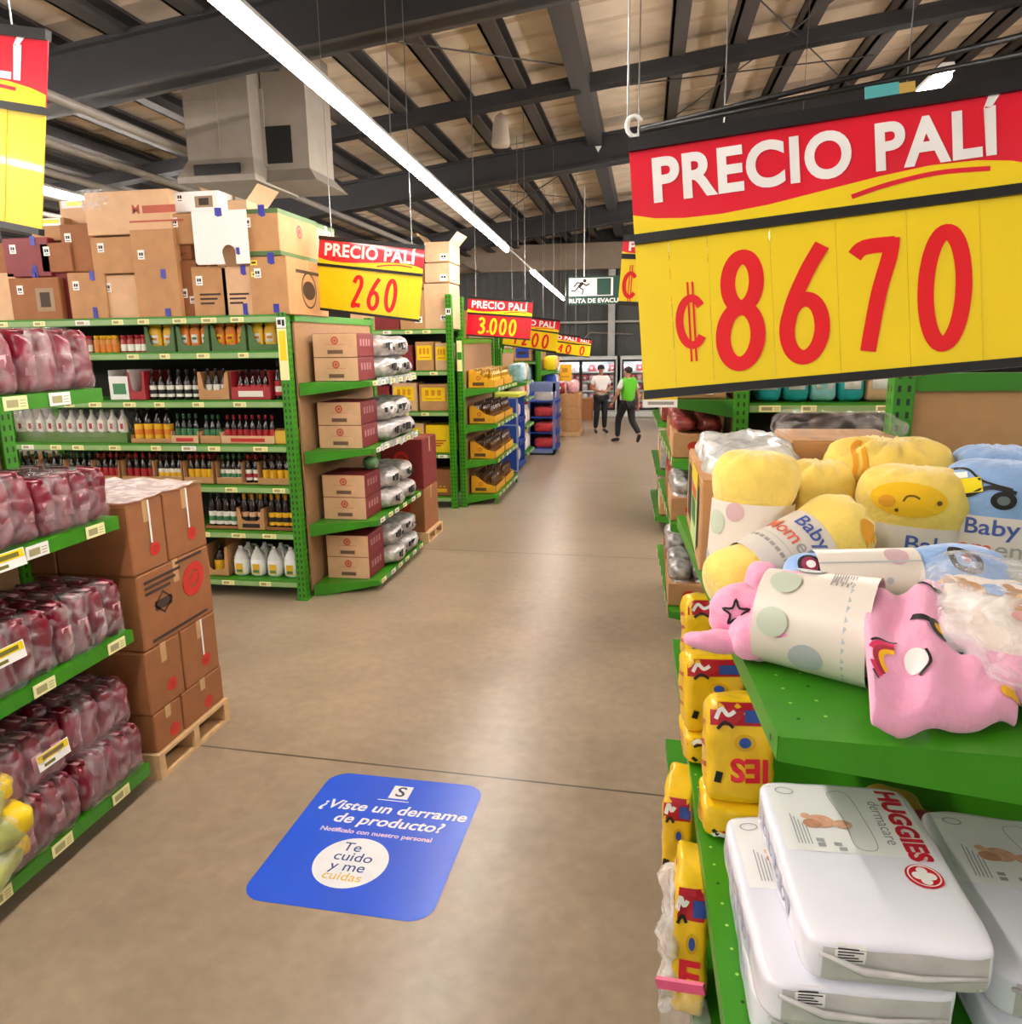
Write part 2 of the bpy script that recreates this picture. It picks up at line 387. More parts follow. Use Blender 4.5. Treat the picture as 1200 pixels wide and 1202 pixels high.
m.box(-.5, .36, -.45, .55, -.04, .02); m.build('collar', DUCT, t)
m = MB(); m.box(-.3, .2, -.46, -.43, .03, .13); m.build('grille', BLACK, t)
m = MB()
m.add([(.32, -.1, .12), (.8, -.1, .12), (.8, .55, .12), (.32, .55, .12), (.26, -.22, -.02), (.92, -.22, -.02), (.92, .65, -.02), (.26, .65, -.02)], [(0, 4, 5, 1), (1, 5, 6, 2), (2, 6, 7, 3), (3, 7, 4, 0), (4, 7, 6, 5)]); m.build('outlet_hood', DUCT, t)
m = MB(); m.box(.34, .62, -.112, -.1, .18, .54); m.build('grille', BLACK, t)
DOME = mat('pale_pendant', '#b7aa9b', .6)
t = thing('pendant_speaker', 'pale cone shaped speaker hanging on a wire beneath the roof', 'speaker', tuple(at(588, 172, 11)))
m = MB(); m.lathe([(.02, .42), (.07, .38), (.1, .3), (.13, .04), (.12, 0), (.03, -.005)], 16); m.build('shell', DOME, t, True)
m = MB(); m.tube([(0, 0, .42), (0, 0, .65)], .005, 5); m.build('cable', STEEL, t)

# ------------------------------------------------------------------ racks
def tag_label(parent, x, y, z, w_, face, k=0, h=.042):
    """a small price ticket on a shelf lip, facing -y ('f'), +x ('r') or -x ('l')"""
    R_ = {'f': FACE_CAM, 'r': FACE_X, 'l': FACE_MX}[face]
    m = MB(); m.box(-w_ / 2, w_ / 2, -h / 2, h / 2, 0, .003)
    m.box(-w_ * .38, w_ * .1, -h * .3, h * .25, .003, .0036, 1)
    for i in range(3): m.box(w_ * .18, w_ * .42, -h * .3 + i * h * .22, -h * .24 + i * h * .22, .003, .0036, 1)
    return m.build('price_tag', [TAG if k == 0 else YELLOW if k == 1 else PAPER, mat('faint_tag_print', '#a8a070' if k < 2 else '#777777', .6)], parent, M=T((x, y, z)) @ R_)
def post(parent, x, y, z0, z1, hw=.042, name='upright', m_=None):
    m = MB(); h = (z1 - z0) / 2; m.box(-hw, hw, -hw, hw, -h, h, c=.004); m.box(-hw - .012, hw + .012, -hw - .012, hw + .012, -h, -h + .012)
    return m.build(name, m_ or POST, parent, loc=(x, y, z0 + h))
def gondola(label, x0, x1, y0, y1, H, levels, tags=True, extra_posts=(), group=None):
    t = thing('gondola_shelf', label, 'shelving', (x1, y0, 0), group=group); ox, oy = x1, y0
    for x in (x0, x1) + tuple(extra_posts):
        post(t, x - ox, .0, 0, H); post(t, x - ox, y1 - oy, 0, H)
    m = MB(); m.box(x0 - ox, x1 - ox, y1 - oy - .02, y1 - oy, .1, H - .05); m.build('back_panel', mat('shade_dark_back_panel', '#1f1b17', .8), t)  # panel colour darkened to carry the black shade behind the goods
    for i, z in enumerate(levels):
        m = MB(); a, b = x0 - ox + .045, -.045
        m.box(a, b, .0, y1 - oy - .02, z - .02, z); m.box(a, b, -.03, 0, z - .06, z + .004)
        m.box(a, b, -.034, -.03, z - .015, z + .004)
        s = m.build('shelf', GREEN, t)
        if tags: m = MB(); m.box(a, b, -.036, -.03, z - .054, z - .012); m.build('price_rail', mat('pale_price_rail', '#8cae72', .35, var=.05), s)
        if tags:
            x = a + RND.uniform(.08, .2)
            while x < b - .08:
                tag_label(s, x, -.037, z - .032, RND.uniform(.09, .14), 'f', RND.choice((0, 0, 0, 2))); x += RND.uniform(.22, .46)
    return t
SHELVES = {}
def endcap(label, poly, levels, panel, pcol, postxy, tagface, ptop, lip=.045, deep=.11, legs=False, bulk=None, tags=6):
    """end-of-aisle unit: poly = A(post side, near) B(aisle, near) C(aisle, far) D(post side, far)"""
    A, B, C, D = [Vector((p[0], p[1], 0)) for p in poly]
    t = thing('endcap_shelf', label, 'shelving', (A.x, A.y, 0)); o = Vector((A.x, A.y, 0))
    sg = 1 if B.x > A.x else -1
    for (x, y) in postxy: post(t, x - o.x, y - o.y, 0, ptop + .02)
    if panel:
        m = MB(); m.box(A.x - sg * .03 - o.x, A.x - sg * .012 - o.x, A.y - o.y, D.y - o.y, .05, ptop - .06); m.build('back_panel', PEGB, t)
        m = MB(); m.box(A.x - sg * .05 - o.x, A.x - o.x, A.y - o.y, D.y - o.y, ptop - .06, ptop); m.build('top_rail', GREEN, t)
    for i, z in enumerate(levels):
        PP = bulk[i] if bulk else (A, B, C, D)
        a, b, c, d = [Vector((p[0], p[1], 0)) - o for p in PP]
        m = MB()
        m.prism([(p.x, p.y) for p in ((a, b, c, d) if sg > 0 else (d, c, b, a))], z - .022, z)
        def side(p, q, hp, hq, nrm):
            n_ = nrm * .004
            vs = [p + Vector((0, 0, z)), q + Vector((0, 0, z)), q + Vector((0, 0, z - hq)), p + Vector((0, 0, z - hp))]
            m.add(vs + [v + n_ for v in vs], [(0, 1, 2, 3), (7, 6, 5, 4), (0, 4, 5, 1), (1, 5, 6, 2), (2, 6, 7, 3), (3, 7, 4, 0)])
        side(a, b, deep, lip, Vector((0, -1, 0))); side(b, c, lip, lip, Vector((sg, 0, 0))); side(c, d, lip, deep, Vector((0, 1, 0)))
        if legs and i == 0:
            for p in (b, c): m.box(p.x - sg * .04, p.x - sg * .01, p.y + (.0 if p is b else -.03), p.y + (.03 if p is b else 0), 0, z - lip)
        s = m.build('shelf', GREEN, t); SHELVES.setdefault(t.name, []).append(s)
        for k in range(tags):
            q = b + (c - b) * ((k + .5 + RND.uniform(-.2, .2)) / tags)
            tag_label(s, q.x + sg * .006, q.y, z - lip * .5, .12, tagface, RND.choice((0, 2)), lip * .9)
    return t
G1Y = 6.11
g1 = gondola('green gondola rack of bottles standing behind the white jugs, topped by cartons', -5.72, -2.96, G1Y, 6.75, 2.48, (.17, .61, 1.02, 1.38, 1.76, 2.17, 2.46))
m = MB(); m.box(-.04, .04, -.21, .21, 0, .002); m.box(-.03, .03, -.05, .19, .002, .003, 1); m.box(-.04, .04, .215, .3, 0, .003, 2); m.box(-.03, .0, .24, .28, .003, .004, 3); m.box(.008, .03, .23, .28, .003, .004, 3)
m.build('aisle_notice', [TAG, YELLOW, PAPER, INK], g1, M=T((0, -.044, 2.14)) @ FACE_CAM)
e1 = endcap('green end shelf stacked with maroon cartons and silver bags beside the bottle rack', ((-2.9, 6.2), (-2.36, 6.42), (-2.36, 7.85), (-2.9, 8.05)), (.1, .66, 1.31, 1.9), True, PEGB, ((-2.94, 8.08),), 'r', 2.47)
g2 = gondola('tall green gondola rack beneath the tallest carton stack, with bright yellow notices', -5.2, -2.55, 10.06, 10.7, 2.84, (.15, .75, 1.32, 1.86, 2.4))
m = MB(); m.box(-.035, .035, -.04, .04, 0, .003); m.box(-.02, .0, -.02, .025, .003, .004, 1); m.box(.005, .022, -.02, .025, .003, .004, 1); m.build('number_plate', [PAPER, INK], g2, M=T((0, -.046, 2.62)) @ FACE_CAM)
e2 = endcap('green end shelf with yellow trays of dark oil bottles', ((-2.42, 10.2), (-2.0, 10.36), (-2.0, 12.1), (-2.42, 12.3)), (.14, .63, 1.12, 1.61), True, PEGB, ((-2.44, 10.16), (-2.44, 12.3)), 'r', 2.27, legs=True)
m = MB(); m.box(-.035, .035, -.2, .2, 0, .003); m.box(-.03, .03, -.05, .05, .003, .004, 1); m.build('aisle_notice', [TAG, GREEN], e2, M=T((-.02, -.09, 2.05)) @ FACE_CAM)
e0 = endcap('green end shelf of maroon bundles in the left foreground', ((-3.05, 1.5), (-2.45, 1.62), (-2.45, 3.17), (-3.05, 3.2)), (.14, .86, 1.43, 2.03), True, PEGB, ((-3.08, 3.24), (-3.08, 1.46)), 'r', 2.47, lip=.06, tags=4)
er = endcap('green promotion shelf heaped with baby blankets and nappy packs', ((1.8, 1.47), (.29, 1.52), (.165, 3.6), (1.8, 3.3)), (.3, .8, 1.4), False, PEGB, ((1.02, 3.36), (2.6, 3.36)), 'l', 2.06, lip=.056, deep=.21, tags=0,
            bulk=(((1.8, .85), (.2, .9), (.14, 3.5), (1.8, 3.3)), ((1.8, .95), (.205, 1.0), (.16, 3.55), (1.8, 3.3)), ((1.8, 1.47), (.29, 1.52), (.165, 3.6), (1.8, 3.3))))
m = MB(); m.box(1.06 - 1.8, 2.56 - 1.8, 3.35 - 1.47, 3.37 - 1.47, .1, 1.99); m.build('back_panel', mat('tan_hardboard', '#bd9365', .7, var=.05, scale=14), er)
m = MB(); m.box(1.06 - 1.8, 2.56 - 1.8, 3.33 - 1.47, 3.39 - 1.47, 1.99, 2.06); m.build('top_rail', GREEN, er)
for (sh, xs, ys, z) in ((SHELVES[er.name][2], .29, 1.52, 1.4), (SHELVES[er.name][1], .205, 1.0, .8)):
    m = MB()                       # punched holes near the aisle edge
    nrow = 6 if z > 1 else 22
    for i in range(nrow):
        for j in range(2):
            yy = ys + .08 + i * .075; xx = xs + .055 + .06 * j - (yy - ys) * .05
            m.disc((xx - 1.8, yy - 1.47 + .02 * j), .0045, z + .0012, 8, 0 if (i * 2 + j) % 5 else 1)
    if z > 1: m.k = 1; m.M = T((xs - 1.8 - .006, ys - 1.47 + .05, z - .03)) @ FACE_MX; m.disc((0, 0), .008, .004, 12)
    m.build('punched_holes', [mat('hole_rim', '#a9cf62', .4), mat('hole_dark', '#123009', .7)], sh)
# next end unit down the right side and its gondola
e3 = endcap('green end shelf of silver bags beyond the blanket shelf', ((.57, 5.15), (.2, 5.2), (.14, 7.0), (.57, 7.1)), (.36, .98, 1.42, 1.82), True, PEGB, ((.6, 5.1),), 'l', 2.4, lip=.05)
g3 = gondola('green gondola rack holding turquoise nappy packs under the big price sign', .62, 3.2, 5.2, 5.8, 2.5, (.2, .75, 1.2, 1.8, 2.3))
e4 = endcap('green end shelf of boxed goods down the right side of the aisle', ((.55, 8.8), (.15, 8.9), (.1, 10.6), (.55, 10.8)), (.2, .75, 1.3, 1.8), True, PEGB, ((.58, 8.7),), 'l', 2.3, lip=.05)

# ------------------------------------------------------------------ cartons
def sticker(parent, M_, w_=.06, h=.075):
    m = MB(); m.box(-w_ / 2, w_ / 2, -h / 2, h / 2, 0, .002)
    m.box(-w_ * .3, -w_ * .06, -h * .1, h * .22, .002, .003, 1); m.box(w_ * .02, w_ * .3, -h * .1, h * .22, .002, .003, 1); m.box(-w_ * .3, w_ * .3, -h * .34, -h * .26, .002, .003, 1)
    return m.build('price_sticker', [PAPER, INK], parent, M=M_)
def carton(label, x0, x1, y0, y1, z0, z1, mt=KRAFT, group=None, cat='carton', rz=0, seam='x', tape=True, flaps=False):
    """cardboard carton; origin at the middle of its base"""
    sx, sy, sz = (x1 - x0), (y1 - y0), (z1 - z0)
    t = thing('carton', label, cat, ((x0 + x1) / 2, (y0 + y1) / 2, z0), rz, group)
    m = MB(); m.box(-sx / 2, sx / 2, -sy / 2, sy / 2, 0, sz - .004, c=.006)
    if seam == 'x': m.box(-sx / 2 + .004, sx / 2 - .004, -sy / 2 + .003, -.002, sz - .006, sz); m.box(-sx / 2 + .004, sx / 2 - .004, .002, sy / 2 - .003, sz - .006, sz)
    else: m.box(-sx / 2 + .004, -.002, -sy / 2 + .003, sy / 2 - .003, sz - .006, sz); m.box(.002, sx / 2 - .004, -sy / 2 + .003, sy / 2 - .003, sz - .006, sz)
    m.build('carton_body', mt, t)
    if tape:
        m = MB()
        if seam == 'x': m.box(-sx / 2 - .001, sx / 2 + .001, -.024, .024, sz, sz + .001); m.box(sx / 2, sx / 2 + .0012, -.024, .024, sz * .7, sz); m.box(-sx / 2 - .0012, -sx / 2, -.024, .024, sz * .7, sz)
        else: m.box(-.024, .024, -sy / 2 - .001, sy / 2 + .001, sz, sz + .001); m.box(-.024, .024, -sy / 2 - .0012, -sy / 2, sz * .7, sz)
        m.build('packing_tape', TAPE, t)
    if flaps:
        for s in (-1, 1):
            m = MB(); m.M = T((s * sx / 2, 0, sz)) @ RY(s * 42); m.box(-.002, .002, -sy / 2, sy / 2, 0, .16)
            m.build('top_flap', mt, t)
    return t, sx, sy, sz
def front_print(t, sx, sy, sz, kind, face='f', col=None, s=1.0):
    """printed marks on the front (-y) or aisle (+x / -x) face"""
    Rf = {'f': T((0, -sy / 2 - .0016, sz / 2)) @ FACE_CAM, 'r': T((sx / 2 + .0016, 0, sz / 2)) @ FACE_X, 'l': T((-sx / 2 - .0016, 0, sz / 2)) @ FACE_MX}[face]
    W_ = sx if face == 'f' else sy
    m = MB(); c = col or DARKPRINT
    if kind == 'lines':
        for i in range(3): m.box(-W_ * .3, W_ * (.3 - .1 * i), -sz * .08 - i * sz * .09, -sz * .04 - i * sz * .09, 0, .001)
    elif kind == 'oval':
        m.disc((0, -.02 * s), W_ * .16, .0005, 20, ry=sz * .17); m.box(-W_ * .3, W_ * .3, sz * .25, sz * .31, 0, .001)
        m.ring((0, -.02 * s), W_ * .17, W_ * .19, .0006, 20)
    elif kind == 'block':
        m.box(-W_ * .3, W_ * .3, -sz * .36, -sz * .22, 0, .0008)
        for i in range(4): m.box(-W_ * .28 + i * W_ * .15, -W_ * .2 + i * W_ * .15, -sz * .16, -sz * .12, 0, .0008)
    elif kind == 'emblem':
        m.ring((0, sz * .12), sz * .1, sz * .15, .0006, 20); m.disc((0, sz * .12), sz * .075, .0006, 16)
    return m.build('printed_mark', c, t, M=Rf)
def tape_bit(t, x, z, yb, h=.07, w_=.045):
    m = MB(); m.box(-w_ / 2, w_ / 2, -h / 2, h / 2, 0, .002); m.M = RZ(9); m.box(-w_ * .3, w_ * .45, -h * .62, h * .1, .002, .003)
    return m.build('blue_tape', BLUETAPE, t, M=T((x, yb, z)) @ FACE_CAM)
# --- overstock cartons on top of the bottle rack; rows are (px left, px right, py top, py bottom, depth, y, material, label words, decor)
TOPB = [
    (-22, 17, 320, 370, .4, 6.12, KRAFT2, 'light carton under the left price sign with the maroon carton leaning by it', 's'),
    (15, 68, 325, 370, .4, 6.1, KRAFT3, 'kraft carton with a pasted panel in the bottom row under the left price sign', 'sp'),
    (64, 92, 318, 369, .4, 6.16, MAROON, 'maroon carton at shelf level beside the kraft carton with pasted panel', 's'),
    (84, 122, 319, 369, .4, 6.1, KRAFT, 'kraft carton with blue tape at its top corner, bottom row', 'stp'),
    (119, 166, 322, 367, .4, 6.12, KRAFT2, 'wide kraft carton under the plain kraft box in the tall pile', 's'),
    (162, 203, 268, 365, .38, 6.08, KRAFT, 'tall narrow kraft carton with a sticker and blue tape at mid height', 'stb'),
    (200, 230, 305, 363, .38, 6.14, KRAFT3, 'small dark kraft carton with two stacked white stickers', 'ss'),
    (228, 265, 312, 363, .38, 6.1, KRAFT, 'kraft carton with red and white print under the white board', 'sl'),
    (263, 298, 312, 363, .38, 6.1, KRAFT2, 'kraft carton with blue tape beneath the white board', 'ltp'),
    (296, 336, 300, 363, .8, 6.08, KRAFT, 'kraft carton with oval side print at the rack corner, bottom of its stack', 'yso'),
    (-16, 12, 285, 322, .4, 6.14, KRAFT3, 'worn kraft carton beneath the left price sign, upper row', ''),
    (8, 55, 278, 326, .4, 6.12, MAROON, 'maroon carton with blue tape in the upper row under the left price sign', 'stp2'),
    (38, 75, 255, 284, .4, 6.2, KRAFT, 'kraft carton topped by a yellow and white ticket', 'w'),
    (50, 82, 284, 320, .4, 6.12, KRAFT3, 'kraft carton wedged beside the maroon carton of the upper row', 's'),
    (76, 110, 262, 320, .4, 6.14, KRAFT3, 'dark kraft carton leaning against the plain kraft box of the tall pile', 's'),
    (72, 100, 234, 264, .4, 6.3, KRAFT2, 'pale kraft carton high up beside the left price sign', 'w'),
    (110, 160, 277, 322, .4, 6.1, KRAFT, 'plain kraft box in the middle of the tall pile', 's'),
    (103, 198, 221, 277, .55, 6.1, KRAFT2, 'big pale carton with red print and torn tape crowning the pile', 'big'),
    (196, 224, 287, 306, .38, 6.16, KRAFT3, 'flat kraft carton between the tall narrow carton and white board', 'l'),
    (200, 230, 250, 287, .38, 6.12, KRAFT, 'small kraft carton with white sticker left of the white board', 's'),
    (200, 256, 223, 250, .5, 6.16, WHITE, 'white patterned carton standing left of and above the white board', 'sp'),
    (255, 290, 234, 314, .38, 6.3, KRAFT2, 'open kraft carton behind the white board with its flaps up', 'f'),
    (283, 326, 244, 301, .75, 6.08, KRAFT, 'kraft carton with green bands and yellow tickets above the corner carton', 'gys'),
    (336, 372, 262, 312, .4, 6.85, KRAFT2, 'pale carton with green panel behind the corner stack', 'g'),
]
for i, (a, b, c, d, dep, y, mt, lab, dec) in enumerate(TOPB):
    P0, P1 = at(a, d, y), at(b, c, y)
    z0 = 2.462 if d > 355 else P0.z
    t, sx, sy, sz = carton(lab, P0.x + .003, P1.x - .003, y, y + dep, z0, P1.z, mt, 'overstock cartons on top of the bottle rack', tape='gy' not in dec, flaps='f' in dec, rz=0)
    yb = -sy / 2 - .002
    if 's' in dec: sticker(t, T((-sx * .28, yb, sz * .72)) @ FACE_CAM)
    if dec == 'ss': sticker(t, T((sx * .02, yb, sz * .42)) @ FACE_CAM); sticker(t, T((sx * .28, yb, sz * .3)) @ FACE_CAM, .05, .06)
    if 't' in dec: tape_bit(t, sx * .18, sz * (.93 if 'b' not in dec else .5), yb)
    if 'b' in dec and 'big' not in dec: tape_bit(t, sx * .2, .04, yb, .06, .05)
    if 'p' in dec and 'sp' not in dec: tape_bit(t, sx * .15, .05, yb, .09, .04)
    if '2' in dec: tape_bit(t, sx * .12, .03, yb)
    if 'l' in dec: front_print(t, sx, sy, sz, 'lines')
    if 'sp' in dec:
        m = MB(); m.box(sx * .02, sx * .38, -sz * .3, sz * .25, 0, .001); m.box(sx * .1, sx * .3, -sz * .2, sz * .15, .001, .0015, 1); m.build('pasted_panel', [mat('faded_panel', '#9c8468', .7), DARKPRINT], t, M=T((0, yb, sz / 2)) @ FACE_CAM)
    if 'w' in dec:
        m = MB(); m.box(-sx * .4, sx * .4, -.03, .03, 0, .001); m.box(-sx * .2, sx * .35, -.012, .02, .001, .0016, 1); m.build('paper_ticket', [PAPER, YELLOW], t, M=T((0, yb, sz * .82)) @ FACE_CAM)
    if 'y' in dec:
        for q in range(4 if 'g' in dec else 2):
            m = MB(); m.box(-.03, .03, -.02, .02, 0, .001); m.box(-.018, .018, -.006, .006, .001, .0016, 1); m.build('yellow_ticket', [mat('ticket_yellow', '#f4dc4a', .5), INK], t, M=T((-sx * .36, yb, sz * (.9 - .2 * q))) @ FACE_CAM)
        tape_bit(t, sx * .1, sz * .97, yb, .08, .055)
    if 'o' in dec: front_print(t, sx, sy, sz, 'oval', 'r'); tape_bit(t, sx * .15, .05, yb, .07, .05)
    if 'g' in dec and 'big' not in dec:
        m = MB()
        for zz in (.0, sz * .9): m.box(-sx / 2 - .001, sx / 2 + .001, -sy / 2 - .001, sy / 2 + .001, zz, zz + sz * .1)
        m.build('green_band', mat('carton_green', '#4d6b3a', .6), t)
        front_print(t, sx, sy, sz, 'emblem', 'r', REDPRINT)
    if 'big' in dec:
        m = MB(); m.text('M', .1, .02); m.box(-.07, .42, -.1, -.085, 0, .0008); m.box(.06, .36, -.03, .03, 0, .0008); m.build('printed_mark', mat('faded_red_print', '#b5523f', .6), t, M=T((sx * .1, yb, sz * .55)) @ FACE_CAM)
        m = MB(); m.box(-sx * .52, -sx * .2, -.06, .06, 0, .002); m.box(-sx * .52, -sx * .3, -.1, -.05, 0, .002); m.build('torn_tape', FILM, t, M=T((0, yb - .002, sz * .88)) @ FACE_CAM)
# white cut-out board hung in front of the cartons
P0, P1 = at(229, 311, 6.02), at(287, 245, 6.02)
W_, H_ = P1.x - P0.x, P1.z - P0.z
t = thing('blank_board', 'blank white board with a round notch taped in front of the cartons', 'board', ((P0.x + P1.x) / 2, 6.04, P0.z))
m = MB(); nt_ = [(-W_ / 2 + .02, 0), (-.06 + .08, 0)] + [(.06 + .06 * math.cos(a), .09 + .06 * math.sin(a)) for a in [math.pi - i * math.pi / 8 for i in range(9)]] + [(.12, 0), (W_ / 2, 0), (W_ / 2, H_), (-W_ / 2, H_), (-W_ / 2, .02)]
m.prism(nt_, -.004, .004, 'y'); m.build('board', WHITE, t)
tape_bit(t, 0, H_ - .01, -.006, .06, .06); tape_bit(t, W_ * .3, .1, -.006, .05, .03)

# ------------------------------------------------------------------ bottles, jugs and trays on the bottle rack
GLASSD = mat('dark_sauce_glass', '#1d0f0b', .12, var=.1, spec=.7)
GLASSG = mat('green_black_glass', '#12180f', .12, spec=.7)
def bottle(name, label, group, h, r, body, lab, cap, shape='sauce', lab2=None):
    nk = r * .36
    if shape == 'sauce': prof = [(r * .85, 0), (r, .01), (r, h * .56), (r * .8, h * .64), (nk, h * .74), (nk, h * .86)]
    elif shape == 'jar': prof = [(r * .9, 0), (r, .01), (r, h * .72), (r * .8, h * .8), (r * .75, h * .82)]
    else: prof = [(r * .85, 0), (r, .012), (r, h * .5), (r * .93, h * .54), (r, h * .58), (r * .9, h * .7), (nk, h * .83), (nk, h * .9)]
    m = MB(); m.lathe(prof, 12); o = m.build(name, body, None, True); tag(o, label, name.replace('_', ' ').split()[-1], group)
    m = MB(); m.lathe([(r * 1.015, h * .1), (r * 1.015, h * .48)], 12); m.f = m.f[:-2]; m.m = m.m[:-2]
    if lab2:
        m.lathe([(r * 1.022, h * .2), (r * 1.022, h * .34)], 12, 1); m.f = m.f[:-2]; m.m = m.m[:-2]
    m.build('label', [lab, lab2 or lab], o, True)
    m = MB(); cr = r * .86 if shape == 'jar' else nk * 1.18; z0 = h * (.82 if shape == 'jar' else .84)
    m.lathe([(cr, z0), (cr, h - .003), (cr * .9, h)], 10); m.build('cap', cap, o, True)
    return o
def row(proto, x0, x1, y, z, n, rows=1, dy=.08):
    first = True
    for j in range(rows):
        for i in range(n):
            p = (x0 + (x1 - x0) * (i + .5) / n, y + j * dy + RND.uniform(-.004, .004), z)
            if first: proto.location = p; first = False
            else: dup(proto, loc=p, rz=RND.uniform(-12, 12))
def tray(label, x0, x1, y0, y1, z, h, mt, low=.4, group=None, pr=None, cut=True):
    """open shelf carton with a cut-down front"""
    W_, D_ = x1 - x0, y1 - y0
    t = thing('shelf_carton', label, 'carton', ((x0 + x1) / 2, y0, z), group=group); m = MB(); th = .005
    m.box(-W_ / 2, W_ / 2, 0, D_, 0, th); m.box(-W_ / 2, W_ / 2, D_ - th, D_, 0, h)
    for s in (-1, 1): m.prism([(0, 0), (D_, 0), (D_, h), (th, h)], s * W_ / 2 - s * th, s * W_ / 2, 'x')
    if cut: m.prism([(-W_ / 2, 0), (W_ / 2, 0), (W_ / 2, h), (W_ * .4, h * .95), (W_ * .33, h * (low + .1)), (W_ * .2, h * low), (-W_ * .2, h * low), (-W_ * .33, h * (low + .1)), (-W_ * .4, h * .95), (-W_ / 2, h)], 0, th, 'y')
    else: m.box(-W_ / 2, W_ / 2, 0, th, 0, h * low)
    m.build('carton_body', mt, t)
    if pr:
        m = MB(); m.box(-W_ * .32, W_ * .32, h * low * .25, h * low * .7, 0, .001)
        m.v = [Vector((p.x, -.0012 - p.z, p.y)) for p in m.v]; m.build('printed_mark', pr, t)
    return t
def xr(a, b, py, y=6.2): return at(a, py, y).x, at(b, py, y).x
LGREEN = mat('green_label', '#3f7f52', .5); LRED = mat('red_label', '#a91f25', .5); LYEL = mat('yellow_label', '#e7b51c', .5); LWHITE = mat('white_label', '#e9e6dc', .5)
LORANGE = mat('orange_label', '#d97c1e', .5); CAPY = mat('yellow_cap', '#e2a21a', .4); CAPR = mat('red_cap', '#a01822', .4); CAPG = mat('green_cap', '#2f6a48', .4); CAPK = mat('black_cap', '#191717', .4); CAPB = mat('brown_cap', '#4a2d20', .45)
YB = 6.21
# second shelf from the top, dark vinegars
a, b = xr(176, 237, 468); row(bottle('dark_bottle', 'dark slim bottle with white label in the loose row on the second bottle shelf', 'loose dark bottles', .26, .033, GLASSD, LWHITE, CAPK, lab2=INK), a, b, YB, 1.762, 6)
a, b = xr(238, 273, 468); tray('kraft carton with round cut-out front holding dark bottles, second shelf', a, b, 6.15, 6.5, 1.762, .24, KRAFT, .35)
row(bottle('dark_bottle', 'dark bottle standing in the kraft carton with round cut-out', 'dark bottles in the cut-out carton', .26, .03, GLASSD, LWHITE, CAPK), a + .03, b - .03, YB, 1.768, 3)
a, b = xr(276, 321, 468); tray('red carton of dark bottles with white print on its low front, second shelf', a, b, 6.15, 6.5, 1.762, .24, REDCART, .45, pr=LWHITE, cut=False)
row(bottle('dark_bottle', 'dark bottle with red and white label in the red carton', 'dark bottles in the red carton', .25, .028, GLASSD, LRED, CAPK, lab2=LWHITE), a + .03, b - .03, YB, 1.768, 5)
a, b = xr(322, 335, 468); row(bottle('dark_bottle', 'tall dark bottle standing alone beside the red carton by the upright', None, .33, .04, GLASSD, LRED, CAPK, lab2=LWHITE), a, b, YB, 1.762, 1)
a, b = xr(135, 158, 470); tray('white carton with a red side at the left of the second bottle shelf', a, b, 6.15, 6.5, 1.762, .26, WHITE, .8, cut=False, pr=LGREEN)
a, b = xr(157, 176, 470); tray('red open carton holding a red pouch on the second bottle shelf', a, b, 6.15, 6.5, 1.762, .25, REDCART, .3)
# third shelf
a, b = xr(160, 205, 520); tray('low kraft tray under the four orange bottles', a - .01, b + .01, 6.15, 6.5, 1.382, .07, KRAFT, .6, cut=False)
row(bottle('sauce_bottle', 'dark bottle with bright orange yellow label, one of four on the third shelf', 'four orange labelled bottles', .34, .042, GLASSD, LYEL, CAPB, lab2=LORANGE), a, b, YB, 1.388, 4)
a, b = xr(206, 237, 522); tray('kraft tray of green labelled bottles next to the orange ones', a, b, 6.15, 6.5, 1.382, .1, KRAFT2, .7, cut=False, pr=REDPRINT)
row(bottle('sauce_bottle', 'dark bottle with green label in the tray next to the orange bottles', 'green bottles in third shelf tray', .25, .027, GLASSG, LGREEN, CAPG), a + .01, b - .01, YB, 1.388, 4)
a, b = xr(240, 263, 522); tray('kraft tray of green labelled bottles next to the red capped ones', a, b, 6.15, 6.5, 1.382, .1, KRAFT, .7, cut=False)
row(bottle('sauce_bottle', 'dark bottle with green label in the tray next to the red capped bottles', 'green bottles in narrow tray', .24, .027, GLASSG, LGREEN, CAPG), a + .01, b - .01, YB, 1.388, 3)
a, b = xr(264, 326, 522); tray('long kraft tray of red capped bottles on the third shelf', a, b, 6.15, 6.5, 1.382, .1, KRAFT2, .7, cut=False, pr=REDPRINT)
row(bottle('sauce_bottle', 'dark bottle with red label and red cap in the long kraft tray', 'red capped bottles in long tray', .24, .027, GLASSD, LRED, CAPR), a + .01, b - .01, YB, 1.388, 8)
a, b = xr(327, 343, 522); carton('small bright yellow box at the right end of the third bottle shelf', a, b, 6.15, 6.4, 1.382, 1.5, mat('yellow_box', '#e9b93a', .5), tape=False)
# wrapped case of white and red labelled bottles at the left
a, b = xr(8, 152, 515); t = thing('wrapped_bottle_case', 'film wrapped case of white labelled bottles on a green tray, left of third shelf', 'bottle case', ((a + b) / 2, 6.2, 1.382)); w2 = (b - a) / 2
m = MB(); m.box(-w2, w2, -.03, .3, 0, .09); m.build('green_tray', mat('olive_tray', '#5d7a3c', .5), t)
for i in range(12):
    if i == 0:
        m = MB(); m.lathe([(.035, .01), (.038, .02), (.038, .2), (.014, .25), (.014, .29)], 10); q = m.build('bottle', [LWHITE], t, True); q.location = (-w2 + .06, .03, 0)
        m = MB(); m.box(-.03, .03, -.041, -.038, .1, .2); m.box(-.01, .02, -.0415, -.038, .12, .17, 1); m.build('label', [LWHITE, LRED], q)
    else: dup(q, parent=t, loc=(-w2 + .06 + (2 * w2 - .12) * i / 11, .03, 0))
m = MB(); m.box(-w2 - .01, w2 + .01, -.04, .31, .004, .3, c=.05); m.build('film_wrap', FILM, t, True)
